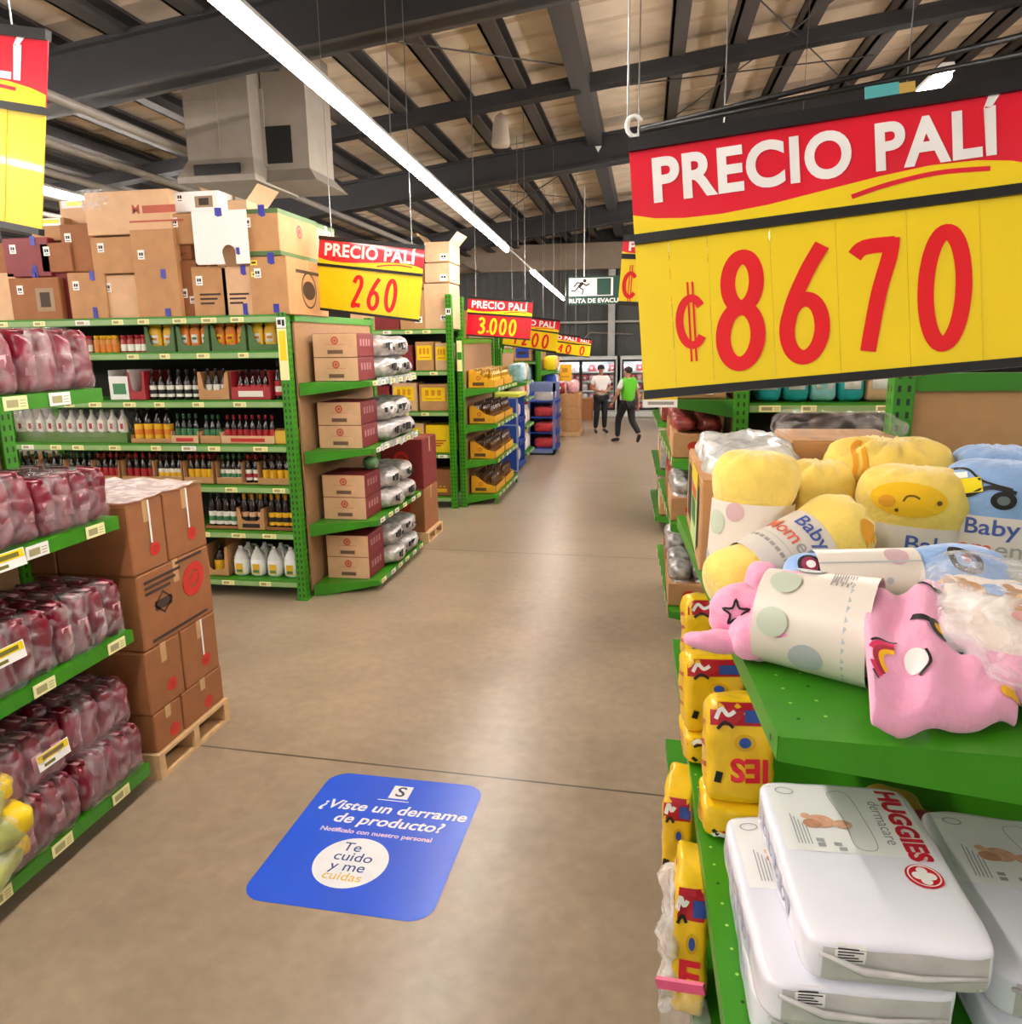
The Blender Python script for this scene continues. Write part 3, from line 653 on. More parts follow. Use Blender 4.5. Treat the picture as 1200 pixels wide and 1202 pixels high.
# fourth shelf
F4 = [(15, 50, 4, LGREEN, CAPG, 'behind the maroon bundles, first from the end'), (53, 80, 3, LGREEN, CAPG, 'behind the maroon bundles, second from the end'), (83, 112, 4, LGREEN, CAPG, 'beside the red labelled pair of trays'),
      (115, 143, 4, LRED, CAPR, 'just right of the green labelled ones'), (150, 183, 4, LRED, CAPR, 'left of the yellow and white ones'), (187, 216, 4, LWHITE, CAPB, 'with white label and yellow foot'), (222, 252, 4, LYEL, CAPR, 'with golden yellow label'),
      (260, 286, 4, LWHITE, CAPG, 'with white and green label'), (288, 306, 2, LWHITE, CAPR, 'with white and red label'), (308, 343, 4, LYEL, CAPB, 'with cream and yellow label by the upright')]
for (p, q, n_, lb, cp, wd) in F4:
    a, b = xr(p, q, 562)
    tray('kraft tray of fourth shelf bottles %s' % wd, a - .015, b + .015, 6.15, 6.55, 1.022, .2 if n_ > 2 else .06, KRAFT, .3, cut=False)
    row(bottle('sauce_bottle', 'dark fourth shelf bottle in the tray %s' % wd, 'fourth shelf bottles ' + wd, .25, .03, GLASSG if lb is LGREEN else GLASSD, lb, cp, lab2=LYEL if 'foot' in wd else LGREEN if 'white and green' in wd else LRED if 'white and red' in wd else None), a, b, YB, 1.03, n_, 2, .09)
# fifth and sixth shelves
for (p, q, n_, lb, cp, l2, wd, sh) in ((247, 281, 4, LWHITE, CAPK, LGREEN, 'tall dark bottle with white and green label on the fifth shelf', 'wine'), (284, 313, 3, KRAFT2, CAPY, INK, 'dark bottle with yellow cap in kraft tray on the fifth shelf', 'wine'), (317, 350, 4, LYEL, CAPY, INK, 'tall dark bottle with big yellow label by the upright, fifth shelf', 'wine')):
    a, b = xr(p, q, 618)
    if n_ == 3: tray('kraft tray holding the yellow capped bottles on the fifth shelf', a - .01, b + .01, 6.15, 6.5, .612, .2, KRAFT, .4, pr=INK)
    else: tray('low kraft tray under ' + ('the white and green labelled bottles' if n_ == 4 and p < 300 else 'the big yellow labelled bottles'), a - .01, b + .01, 6.15, 6.5, .612, .035, KRAFT3, .9, cut=False)
    row(bottle('sauce_bottle', wd, wd, .31, .036, GLASSD, lb, cp, sh, l2), a, b, YB, .62, n_, 2, .1)
a, b = xr(246, 272, 670); tray('kraft carton with one dark bottle showing on the lowest bottle shelf', a, b, 6.15, 6.5, .172, .28, KRAFT, .2)
row(bottle('sauce_bottle', 'dark bottle with yellow band inside the kraft carton on the lowest shelf', None, .27, .06, GLASSD, LYEL, CAPK), a + .02, b - .04, 6.24, .18, 1)
a, b = xr(275, 353, 670)
JUG = mat('white_jug_plastic', '#f1f1ee', .35)
m = MB(); m.box(-.062, .062, -.06, .06, 0, .17, c=.02)
m.add([(-.055, -.05, .165), (.055, -.05, .165), (.055, .05, .165), (-.055, .05, .165), (-.022, -.03, .25), (.015, -.03, .25), (.015, .012, .25), (-.022, .012, .25)], [(0, 1, 5, 4), (1, 2, 6, 5), (2, 3, 7, 6), (3, 0, 4, 7), (4, 5, 6, 7)])
jug = m.build('plastic_jug', JUG, None, True); tag(jug, 'white plastic jug with yellow label on the lowest bottle shelf', 'jug', 'white jugs on the lowest shelf')
m = MB(); m.box(-.035, .03, -.0635, -.061, .03, .12); m.box(-.03, .025, -.0645, -.0635, .04, .065, 1); m.build('label', [LYEL, LGREEN], jug)
m = MB(); m.lathe([(.018, .25), (.018, .272), (.015, .275)], 10, cx=-.004, cy=-.01); m.build('cap', WHITE, jug, True)
m = MB(); m.tube([(.0, .03, .24), (.04, .045, .235), (.054, .045, .2), (.05, .04, .15)], .011, 8); m.build('handle', JUG, jug, True)
for j in range(2):
    for i in range(4):
        p = (a + (b - a) * (i + .5) / 4, 6.22 + .14 * j, .172)
        if i == j == 0: jug.location = p
        else: dup(jug, loc=p)
# top shelf: display cartons of pouches
def pouch(name, label, cat, group, w_, h, d, m_, marks=None, M=None, loc=None, parent=None):
    m = MB(); m.puff((w_, d, h * .9), 6, 3.2, .004, 22, RND.random() * 9)
    m.box(-w_ * .46, w_ * .46, -.003, .003, h * .42, h * .52)
    if marks: m.box(-w_ * .3, w_ * .3, -d * .5 - .002, -d * .42, -h * .18, h * .14, 1); m.box(-w_ * .22, w_ * .22, -d * .5 - .003, -d * .42, -h * .05, h * .04, 2)
    o = m.build(name, [m_] + (marks or []), parent, True, loc=loc)
    if label: tag(o, label, cat, group)
    return o
OLIVE = mat('green_display_carton', '#4a6a34', .55)
for (p, q, mm, wd) in ((176, 210, [LYEL, LWHITE, LORANGE], 'green display carton of yellow pasta pouches on the top bottle shelf'), (213, 250, [LORANGE, LWHITE, LGREEN], 'green display carton showing two orange and white pouches'), (253, 293, [LORANGE, LYEL, LRED], 'green display carton of orange red pouches'), (296, 343, [LYEL, LWHITE, LORANGE], 'green display carton of mixed pouches next to the upright')):
    a, b = xr(p, q, 410); tray(wd, a, b, 6.15, 6.5, 2.172, .22, OLIVE, .25)
    n_ = 3 if q - p > 36 else 2
    pr = pouch('food_pouch', 'printed pouch standing in the ' + wd.split(' on the')[0], 'pouch', 'pouches in ' + wd, (b - a) / n_ * .9, .23, .06, mm[0], [mm[1], mm[2]])
    for i in range(n_):
        l_ = (a + (b - a) * (i + .5) / n_, 6.205, 2.285)
        if i == 0: pr.location = l_
        else: dup(pr, loc=l_)
for (p, q, n_, mm, wd) in ((143, 175, 4, (mat('red_jar', '#a3342a', .3), LWHITE, CAPR), 'small red jar with white label on the top bottle shelf'), (112, 140, 4, (mat('orange_jar', '#d58a2a', .35), LORANGE, LYEL), 'small orange jar at the left of the top bottle shelf'), (70, 110, 4, (mat('pink_jar', '#b5685c', .35), LWHITE, CAPR), 'small pinkish jar half hidden behind the maroon bundle top')):
    a, b = xr(p, q, 412); row(bottle('sauce_jar', wd, wd, .15, .034, mm[0], mm[1], mm[2], 'jar'), a, b, YB, 2.172, n_)

# ------------------------------------------------------------------ maroon bundles on the left foreground shelf
POUCH = mat('maroon_foil_pouch', '#720c24', .28, var=.22, scale=12, bump=.25, bscale=18)
PLABEL = mat('dusty_pink_print', '#c98a90', .5)
def bundle(label, x0, y0, y1, z, h, nx, ny, layers=1, dep=.42, hz=.66, name='pouch_bundle', wrapm=None):
    """shrink-wrapped bundle of maroon pouches; x0 is its aisle face"""
    t = thing(name, label, 'bundle', (x0 - dep / 2, (y0 + y1) / 2, z), group='maroon bundles on the end shelf')
    L = y1 - y0; pw = L / ny; pd = dep / nx; ph = h / layers
    proto = None
    for l in range(layers):
        for i in range(nx):
            for j in range(ny):
                loc = (dep / 2 - pd * (i + .5), -L / 2 + pw * (j + .5), ph * (l + .5))
                if proto is None:
                    m = MB(); sd = RND.random() * 9
                    m.puff((pd * 1.02, pw * .98, ph * 1.0), 8, 3.4, .012, 14, sd)
                    m.box(-pd * .42, pd * .42, -.004, .004, ph * .43, ph * .52)
                    proto = m.build('pouch', POUCH, t, True, loc=loc)
                    m = MB(); m.box(-pd * .3, pd * .3, -pw * .28, pw * .2, ph * .475, ph * .492); m.box(pd * .47, pd * .505, -pw * .25, pw * .25, -ph * .22, ph * .1); m.build('printed_label', PLABEL, proto, True)
                else:
                    c = dup(proto, parent=t, loc=loc); c.rotation_euler = (RND.uniform(-.09, .09), RND.uniform(-.09, .09), RND.choice((0, math.pi)) + RND.uniform(-.08, .08))
    m = MB(); m.M = T((0, 0, h * hz / 2)); m.puff((dep + .03, L + .005, h * hz + .01), 14, 9, .008, 16, RND.random() * 9); m.build('plastic_wrap', wrapm or HAZE, t, True)
    m = MB(); m.M = T((0, 0, h * .52)); m.puff((dep + .02, L - .01, h * 1.06), 12, 6, .012, 12, RND.random() * 9); m.build('film_cover', FILM, t, True)
    return t
YS = [(2.72, 3.15), (2.28, 2.71), (1.84, 2.27)]
PL = ['at the far end', 'in the middle', 'at the near end']
for k, (y0, y1) in enumerate(YS):
    bundle('plastic wrapped maroon bundle on the highest foreground shelf, ' + PL[k], -2.45, y0, y1, 2.033, .25, 3, 4)
    bundle('wrapped maroon bundle on the shelf beside the pallet carton tops, ' + PL[k], -2.46, y0, y1, 1.433, .24 + .05 * (k > 0), 3, 4)
    bundle('clear wrapped maroon bundle on the shelf with the yellow ticket, ' + PL[k], -2.46, y0, y1, .863, .27, 3, 4, hz=.8, wrapm=FILM)
    bundle('upper maroon bundle on the lowest foreground shelf, ' + PL[k], -2.49, y0, y1, .392, .24, 3, 4, hz=.8)
    bundle('lower maroon bundle with silver seams on the lowest foreground shelf, ' + PL[k], -2.45, y0, y1, .143, .24, 3, 5, hz=.85)
def ticket(parent, x, y, z, rz, label=None):
    m = MB(); m.box(-.09, .09, -.035, .035, 0, .002); m.box(-.085, .085, 0, .032, .002, .003, 1); m.box(-.06, .06, .006, .024, .003, .0034, 2); m.box(-.06, .0, -.025, -.012, .002, .003, 2)
    o = m.build('price_ticket', [PAPER, YELLOW, mat('olive_ticket_ink', '#6f6a1c', .6)], None, M=T((x, y, z)) @ RZ(rz) @ FACE_X @ RX(-8))
    return tag(o, label, 'price ticket')
ticket(None, -2.478, 2.62, .5, 0, 'yellow and white price ticket stuck on the lowest maroon bundle')
ticket(None, -2.43, 2.42, 1.04, 0, 'yellow and white price ticket on the bundle above the bottom shelf')
ticket(None, -2.438, 2.5, 1.4, 0, 'yellow price ticket on the green shelf lip under the third maroon bundle row')
# yellow and green bags low at the left edge
BAGG = mat('green_print_bag', '#b9bf6a', .3, var=.35, scale=7); BAGY = mat('yellow_bag_end', '#eccb1a', .35, var=.1)
for i, (y, z, x, rz, lab) in enumerate(((2.36, .47, -2.42, 20, 'yellow and green plastic bag on top of the bag pile at the frame edge'), (2.38, .34, -2.41, -15, 'yellow and green plastic bag in the middle of the bag pile'), (2.36, .22, -2.4, 10, 'bright yellow ended bag lowest in the bag pile on the bottom shelf'))):
    t = thing('snack_bag', lab, 'bag', (x - .12, y - .12, z), rz)
    m = MB(); m.puff((.22, .3, .14), 10, 3, .016, 10, i * 3.3); m.build('bag_body', BAGG, t, True)
    m = MB(); m.M = T((.02, .11, .02)); m.puff((.18, .12, .12), 8, 3, .012, 12, i + 5); m.build('yellow_end', BAGY, t, True)
    m = MB(); m.puff((.23, .32, .15), 8, 4, .012, 12, i); m.build('film_cover', FILM, t, True)

# ------------------------------------------------------------------ carton pallet behind the maroon shelf
def pallet(label, x0, x1, y0, y1, h=.13):
    t = thing('wooden_pallet', label, 'pallet', ((x0 + x1) / 2, (y0 + y1) / 2, 0)); W_, L = x1 - x0, y1 - y0
    for s in (-1, 0, 1):
        m = MB(); m.box(-W_ / 2, W_ / 2, s * (L / 2 - .025) - .024, s * (L / 2 - .025) + .024, .018, h - .018); m.build('stringer', WOOD, t)
    for z in (0, h - .018):
        n_ = 5 if z else 3
        for i in range(n_):
            x = -W_ / 2 + .05 + (W_ - .1) * i / (n_ - 1); m = MB(); m.box(x - .05, x + .05, -L / 2, L / 2, z, z + .018); m.build('deck_board', WOOD, t)
    return t
pallet('pale wooden pallet under the brown carton stack next to maroon bundles', -3.35, -2.44, 3.24, 3.92, .14)
PB = [(0, .141, .355, ((3.26, 3.5), (3.51, 3.91)), 'bottom row'), (1, .357, .70, ((3.25, 3.55), (3.56, 3.9)), 'second row up'), (2, .702, 1.1, ((3.26, 3.9),), 'third row'), (3, 1.102, 1.46, ((3.25, 3.53), (3.54, 3.9)), 'top row')]
for (r, z0, z1, ys, wd) in PB:
    for j, (ya, yb) in enumerate(ys):
        for k, (xa, xb) in enumerate(((-2.88, -2.46), (-3.31, -2.89))):
            lab = 'brown carton, %s of pallet stack, %s' % (wd, ('aisle side, ' if k == 0 else 'inner side, ') + (['nearer the maroon shelf', 'nearer the bottle rack'][j] if len(ys) > 1 else 'with large red lips mark' if k == 0 else 'spanning its width'))
            t, sx, sy, sz = carton(lab, xa, xb, ya, yb, z0, z1, KRAFT3, 'brown cartons stacked on the front pallet', seam='x')
            if k == 0:
                if len(ys) == 1:
                    m = MB()      # tilted lips emblem and stencil lines
                    m.M = T((.15, .05, 0)) @ RZ(25); m.ring((0, 0), .055, .105, .0008, 24, ax=1, ay=.85); m.disc((0, 0), .05, .0008, 20, ry=.03)
                    m.build('lips_emblem', REDPRINT, t, M=T((sx / 2 + .002, 0, sz / 2)) @ FACE_X)
                    m = MB(); m.ring((-.13, .01), .05, .062, .0008, 4, ax=1.3); m.box(-.2, -.06, -.02, .03, 0, .0008)
                    for q in range(3): m.box(-.27, .04 - .05 * q, .14 - .03 * q, .155 - .03 * q, 0, .0008)
                    m.box(-.25, .25, -.175, -.16, 0, .0008); m.box(.0, .25, .17, .185, 0, .0008)
                    m.build('printed_mark', DARKPRINT, t, M=T((sx / 2 + .002, 0, sz / 2)) @ FACE_X)
                else:
                    m = MB(); m.ring((.04, -sz * .22), .018, .042, .0008, 18, ay=.85); m.disc((.04, -sz * .22), .016, .0008, 12, ry=.01); m.build('lips_emblem', REDPRINT, t, M=T((sx / 2 + .002, 0, sz / 2)) @ FACE_X)
                    if r in (1, 3) and (r, j) != (1, 0):
                        m = MB(); m.box(-.006, .008, -sz * .12, sz * .5, .001, .002); m.build('paper_tape', PAPER, t, M=T((sx / 2 + .002, .02, sz / 2)) @ FACE_X)
# crumpled film over the top of the stack
m = MB()
n_ = 14
m.add([(-3.3 + .85 * i / n_, 3.25 + .65 * j / n_, 1.468 + .03 * abs(noise.noise(Vector((i * .6, j * .6, 1))))) for i in range(n_ + 1) for j in range(n_ + 1)], [(i * (n_ + 1) + j, (i + 1) * (n_ + 1) + j, (i + 1) * (n_ + 1) + j + 1, i * (n_ + 1) + j + 1) for i in range(n_) for j in range(n_)])
tag(m.build('plastic_sheet', film('white_film', '#fbeeee', .55, .95), None, True), 'white crumpled plastic sheet lying on top of the pallet cartons', 'plastic sheet')

# ------------------------------------------------------------------ end shelf by the bottle rack: maroon cartons and silver bags
SILV = mat('silver_foil_bag', '#b4b0ae', .3, .3, var=.62, scale=13, bump=.7, bscale=16)
WD = ['lowest shelf', 'third shelf down', 'second shelf down', 'top shelf']
def silver_bag(label, loc, size, group, rz=0, seed=0):
    t = thing('silver_bag', label, 'bag', loc, rz, group)
    m = MB(); m.puff(size, 10, 2.8, .016, 12, seed); m.build('bag_body', SILV, t, True)
    m = MB(); x = size[0] / 2
    m.M = T((x * .97, 0, 0)); m.box(-.004, .005, -size[1] * .2, size[1] * .02, -.03, .04); m.box(-.004, .006, size[1] * .1, size[1] * .24, -.035, .0); m.box(-.006, .006, -size[1] * .36, -size[1] * .27, -.01, .035); m.build('dark_logo', INK, t)
    m = MB(); m.box(-size[0] * .1, size[0] * .1, -size[1] * .52, -size[1] * .4, -.012, .012); m.build('seal_edge', SILV, t)
    return t
for k, z in enumerate((.1, .66, 1.31, 1.9)):
    for j in range(2):
        t, sx, sy, sz = carton('tan fronted maroon carton, %s of silver bag unit, %s its twin' % (WD[k], ('below', 'above')[j]), -2.86, -2.46, 6.44, 6.86, z + .002 + j * .205, z + .205 + j * .205, MAROON, 'maroon cartons with tan fronts', tape=False)
        m = MB(); m.box(-sx / 2, sx / 2, -sy / 2 - .003, -sy / 2, .002, sz - .003); m.build('tan_front', KRAFT2, t)
        m = MB(); m.ring((0, sz * .2), .02, .034, .001, 18); m.disc((0, sz * .2), .014, .001, 12); m.box(-.09, .09, sz * .02, sz * .035, 0, .001); m.build('red_emblem', mat('faded_red_emblem', '#c5543f', .6), t, M=T((0, -sy / 2 - .004, sz / 2)) @ FACE_CAM)
        m = MB(); m.box(-.07, .07, -sz * .36, -sz * .2, 0, .001); m.build('printed_block', mat('brown_print_block', '#6d5140', .7), t, M=T((0, -sy / 2 - .004, sz / 2)) @ FACE_CAM)
        m = MB()
        for q in range(4): m.box(-.14 + q * .07, -.1 + q * .07, -.01, .05, 0, .001)
        m.build('side_print', mat('pale_side_print', '#b0777a', .6), t, M=T((sx / 2 + .001, 0, sz / 2)) @ FACE_X)
    for j in range(2):
        for i in range(2):
            silver_bag('crinkled %s silver bag, %s, %s' % (('lower', 'upper')[j], WD[k], ('next to the maroon cartons', 'far from the maroon cartons')[i]), (-2.58, 7.06 + .42 * i, z + .1 + .19 * j), (.46 + .06 * (j == 0), .44, .21), 'silver bags beside the maroon cartons', RND.uniform(-8, 8), k * 4 + j * 2 + i)
    if k < 2:
        m = MB(); m.puff((.12, .16, .12), 6, 3, .01, 14, k); tag(m.build('green_pouch', mat('green_white_pouch', '#5f8a5a', .4, var=.5, scale=14), None, True, loc=(-2.52, 6.79, z + .47)), 'small green and white pouch on the upper maroon carton of the ' + WD[k], 'pouch')
# film drape over the upper two shelves' edges
for z in (1.9, 1.31):
    m = MB(); n_ = 16
    m.add([(-2.352 + .01 * noise.noise(Vector((i * .9, 0, z))), 6.6 + 1.2 * i / n_, z + .02 - .07 * j * (1 + .5 * noise.noise(Vector((i * .7, 3, z))))) for i in range(n_ + 1) for j in range(2)], [(2 * i, 2 * i + 2, 2 * i + 3, 2 * i + 1) for i in range(n_)])
    tag(m.build('plastic_film', film('drape_film', '#f2f2f2', .4, .9), None, True), 'torn clear film hanging over the shelf lip under the silver bags, ' + ('higher' if z > 1.5 else 'lower') + ' of two', 'plastic film')
pallet('small wooden pallet on the aisle just past the silver bag unit', -2.95, -2.38, 8.12, 8.75, .12)
for (z0, z1, mt, lab) in ((.121, .62, KRAFT3, 'brown carton with red round mark on the pallet past the silver bags'), (.622, 1.18, MAROON, 'maroon carton stacked on the brown one past the silver bags')):
    t, sx, sy, sz = carton(lab, -2.92, -2.42, 8.15, 8.72, z0, z1, mt); m = MB(); m.ring((0, 0), .05, .09, .001, 20); m.disc((0, 0), .035, .001, 14); m.build('red_emblem', REDPRINT, t, M=T((0, -sy / 2 - .002, sz * .6)) @ FACE_CAM)

# ------------------------------------------------------------------ second gondola: tall carton stack and boxed goods
TOP2 = [(499, 528, 332, 379, KRAFT2, 'lowest pale carton of the tall stack on the second gondola'), (499, 528, 308, 332, KRAFT2, 'middle pale carton of the tall stack on the second gondola'), (499, 528, 283, 308, KRAFT2, 'topmost pale carton of the tall stack on the second gondola'),
        (470, 498, 340, 380, KRAFT, 'kraft carton just left of the tall stack, behind the 260 sign'), (440, 468, 362, 382, MAROON, 'maroon carton low behind the 260 sign'), (412, 439, 360, 384, KRAFT2, 'pale carton low behind the left part of the 260 sign'), (474, 497, 300, 339, KRAFT3, 'dark kraft carton upper left of the tall stack')]
for (a, b, c, d, mt, lab) in TOP2:
    P0, P1 = at(a, d, 10.1), at(b, c, 10.1); z0 = 2.402 if d > 375 else P0.z
    t, sx, sy, sz = carton(lab, P0.x, P1.x - .004, 10.1, 10.65, z0, P1.z - .003, mt, 'overstock cartons on the second gondola', flaps='topmost' in lab)
    if mt is not MAROON: sticker(t, T((sx * .25, -sy / 2 - .001, sz * .25)) @ FACE_CAM, .1, .08)
BRY = mat('bright_yellow_notice', '#f3cf12', .45)
def notice(t, x, z, w_, h, red=False):
    m = MB(); m.box(-w_ / 2, w_ / 2, -h / 2, h / 2, 0, .004)
    for i in range(3): m.box(-w_ * .35 + i * w_ * .26, -w_ * .2 + i * w_ * .26, -h * .1, h * .32, .004, .005, 1)
    m.box(-w_ * .35, w_ * .35, -h * .36, -h * .28, .004, .005, 1)
    return m.build('price_notice', [BRY, mat('orange_ink', '#d98f0a', .5)], t, M=T((x, 0, z)) @ FACE_CAM)
G2 = [(1.862, .4, [(-2.78, -2.6, 0), (-3.05, -2.8, 1), (-3.4, -3.1, 2), (-3.9, -3.45, 0)]), (1.322, .4, [(-3.02, -2.62, 1), (-3.4, -3.06, 0), (-3.85, -3.45, 2)]), (.752, .42, [(-2.95, -2.6, 3), (-3.35, -2.98, 0), (-3.8, -3.4, 1)]), (.152, .4, [(-2.98, -2.6, 4), (-3.35, -3.02, 1), (-3.8, -3.4, 0)])]
LV = {1.862: 'top goods shelf', 1.322: 'second goods shelf', .752: 'third goods shelf', .152: 'lowest goods shelf'}
for (z, h, L) in G2:
    for i, (a, b, k) in enumerate(L):
        mt = (KRAFT2, KRAFT, MAROON, BRY, KRAFT3)[k]
        lab = '%s box on the %s of the second gondola, %s' % (('pale', 'kraft', 'maroon', 'bright yellow', 'dark kraft')[k], LV[z], ('next to the upright', 'one in from the upright', 'two in from the upright', 'three in from the upright')[i])
        t, sx, sy, sz = carton(lab, a, b, 10.13, 10.55, z, z + h * (.9, .95, .85, .92)[i], mt, tape=False)
        if k in (0, 1): notice(t, 0, sz * .62, sx * .82, sz * .5).location.y = -sy / 2 - .002
        if k == 3: front_print(t, sx, sy, sz, 'lines', col=LRED)
        if k == 4: front_print(t, sx, sy, sz, 'block', col=LYEL)
# trays of oil bottles
OILTRAY = mat('orange_yellow_tray', '#e5a51a', .5); OIL = mat('amber_oil_bottle', '#5a3208', .12, var=.2, spec=.8); OILY = mat('golden_oil_bottle', '#b5860f', .15, var=.2)
for k, z in enumerate((.142, .632, 1.122, 1.612)):
    wd = WD[k]
    for j, (ya, yb) in enumerate(((10.42, 11.15), (11.2, 11.9))):
        t = thing('bottle_tray', 'orange yellow tray of oil bottles, %s, %s' % (wd, ('nearer the upright', 'farther down the aisle')[j]), 'tray', (-2.22, ya, z)); L = yb - ya; m = MB()
        m.box(-.18, .18, 0, L, 0, .006)
        for y in (0, L - .008): m.prism([(-.18, 0), (.18, 0), (.18, .1), (.05, .13), (-.1, .24), (-.18, .24)], y, y + .008, 'y')
        m.box(.174, .18, 0, L, 0, .1); m.box(-.18, -.174, 0, L, 0, .24); m.build('tray_body', OILTRAY, t)
        m = MB(); m.box(-.12, .04, -.001, 0, .03, .075); m.build('dark_panel', mat('tray_dark_print', '#5b3a14', .6), t)
        m = MB(); m.ring((-.04, .13), .015, .03, .001, 14); m.build('round_logo', mat('tray_orange_print', '#c9661a', .6), t, M=FACE_CAM)
        lab = 'amber oil bottle with pale cap in the %s tray on the %s' % (('nearer', 'farther')[j], wd)
        bt = bottle('oil_bottle', lab, 'oil bottles, %s, %s tray' % (wd, ('near', 'far')[j]), .27 - .02 * (k == 3), .04, OILY if k == 3 else OIL, LYEL if k == 3 else mat('oil_label', '#7a4a12', .5), mat('tan_cap', '#c9a25a', .4) if k == 3 else CAPB, 'wine')
        f_ = True
        for iy in range(5):
            for ix in range(3):
                p = (-2.33 + .11 * ix, ya + .1 + (L - .2) * iy / 4, z + .01)
                if f_: bt.location = p; f_ = False
                else: dup(bt, loc=p)
# ------------------------------------------------------------------ things farther down the left side
BLUEC = mat('blue_crate', '#2347a8', .45); LBL = mat('pale_blue_pack', '#9cc8dc', .4, var=.3, scale=14); CREAM = mat('cream_pack', '#d9bfa0', .5, var=.2)
def unit(name, label, x0, x1, y0, y1, shelves, H, fm, sm, goods, cat='display stand', open_=False):
    """free-standing display: side panels, back, shelves; goods = list of (shelf index, fill list of materials, pack height, words)"""
    W_, D_ = x1 - x0, y1 - y0
    t = thing(name, label, cat, (x1, y0, 0)); m = MB()
    if open_: m.box(-.05, 0, 0, .03, .04, H); m.box(-W_, -W_ + .04, 0, .03, .04, H); m.box(-W_, 0, 0, .03, .04, .12); m.box(-W_, 0, 0, .03, H - .16, H)
    else:
        m.box(-W_, 0, 0, .03, .04, H)
        for z in [q - .1 for q in shelves] + [H - .02]: m.box(-W_, 0.004, -.006, 0, z, z + .02, 1)
        m.box(-.03, .004, -.006, 0, .04, H, 1)
    m.build('side_panel', [fm, mat('pale_blue_edge', '#9fb4dc', .4)], t)
    m = MB(); m.box(-W_, 0, D_ - .03, D_, .04, H); m.build('side_panel', fm, t)
    m = MB(); m.box(-W_, -W_ + .02, .03, D_ - .03, .04, H); m.build('back_panel', sm, t)
    for z in shelves:
        m = MB(); m.box(-W_, .02, .03, D_ - .03, z - .02, z); m.box(0, .02, .03, D_ - .03, z - .05, z + .02); m.build('shelf', sm, t)
    m = MB(); m.box(-W_ + .03, -.03, .03, D_ - .03, 0, .05); m.build('base', BLACK, t)
    for (k, mats, h, wd) in goods:
        z = shelves[k]; n_ = 5
        for i in range(n_):
            y = y0 + .05 + (D_ - .1) * (i + .5) / n_
            if i < len(mats):
                m = MB(); m.puff((W_ * .7, (D_ - .1) / n_ * .95, h), 5, 4, .006, 14, i + k)
                o = m.build('goods_pack', mats[i], None, True, loc=(x1 - W_ * .45, y, z + h / 2)); tag(o, '%s pack from the near side on %s' % (('first', 'second', 'third', 'fourth', 'fifth')[i], wd), 'pack', 'packs on ' + wd)
                base = o
            else: pass
    return t
RP = mat('red_pack', '#c2353f', .4, var=.35, scale=12); WP = mat('white_pack', '#e3ded8', .4, var=.15, scale=10); GP = mat('grey_print_pack', '#a09a94', .4, var=.4, scale=12); PP = mat('pink_pack', '#e8a3ac', .4, var=.3, scale=12)
unit('display_stand', 'blue stacked crate stand just past the oil bottle shelves', -2.75, -2.14, 13.0, 13.75, (.12, .52, .92), 1.3, BLUEC, BLUEC, [(0, [WP, GP, CREAM, WP, GP], .26, 'the lowest blue stand shelf'), (1, [GP, RP, WP, CREAM, WP], .26, 'the middle blue stand shelf'), (2, [CREAM, WP, GP, PP, WP], .26, 'the upper blue stand shelf')])
for z in (.42, .82, 1.2):
    pass
m = MB(); m.prism([(-2.75, 13.0), (-2.12, 13.0), (-2.1, 13.75), (-2.75, 13.75)], 1.305, 1.36); tag(m.build('yellow_tray', mat('lime_tray', '#dbe04a', .45), None), 'lime yellow tray lying on the blue crate stand', 'tray')
unit('display_stand', 'blue and red display stand of packs before the standing shopper in white', -2.3, -1.75, 15.2, 16.0, (.14, .45, .76, 1.07), 1.42, mat('blue_grey_panel', '#6f7fae', .5), BLUEC, [(0, [RP, RP, RP, RP, RP], .2, 'the lowest blue and red stand shelf'), (1, [RP, PP, RP, RP, RP], .2, 'the third shelf of the blue and red stand'), (2, [RP, RP, PP, RP, RP], .2, 'the second shelf of the blue and red stand'), (3, [WP, PP, RP, WP, PP], .2, 'the top shelf of the blue and red stand')], open_=True)
e5 = endcap('green end shelf of pale blue packs behind the blue crate stand', ((-2.55, 13.9), (-2.15, 14.0), (-2.15, 15.0), (-2.55, 15.1)), (.2, .7, 1.2, 1.5), True, PEGB, ((-2.6, 13.8),), 'r', 2.1, tags=3)
for i, (y, mt, wd) in enumerate(((14.12, LBL, 'pale blue'), (14.42, WP, 'white'), (14.72, GP, 'grey'))):
    m = MB(); m.puff((.3, .26, .34), 6, 4, .01, 10, i); tag(m.build('goods_pack', mt, None, True, loc=(-2.35, y, 1.67)), wd + ' pack on the top of the end shelf behind the blue crate stand', 'pack')
    m = MB(); m.puff((.3, .26, .3), 6, 4, .01, 10, i + 4); tag(m.build('goods_pack', (CREAM, RP, WP)[i], None, True, loc=(-2.35, y, 1.35)), ('cream', 'red', 'white')[i] + ' pack on the second level of the end shelf behind the blue crate stand', 'pack')
    for z, w3 in ((.2, 'lowest'), (.7, 'third')):
        m = MB(); m.puff((.3, .26, .3), 6, 4, .01, 10, i + 7); tag(m.build('goods_pack', (GP, WP, CREAM)[i], None, True, loc=(-2.35, y, z + .15)), ('grey', 'white', 'cream')[i] + ' pack on the %s level of the end shelf behind the blue crate stand' % w3, 'pack')
pallet('dark low pallet under the brown boxes next to the white shirted shopper', -2.15, -1.5, 18.3, 19.3, .12)
k_ = 0
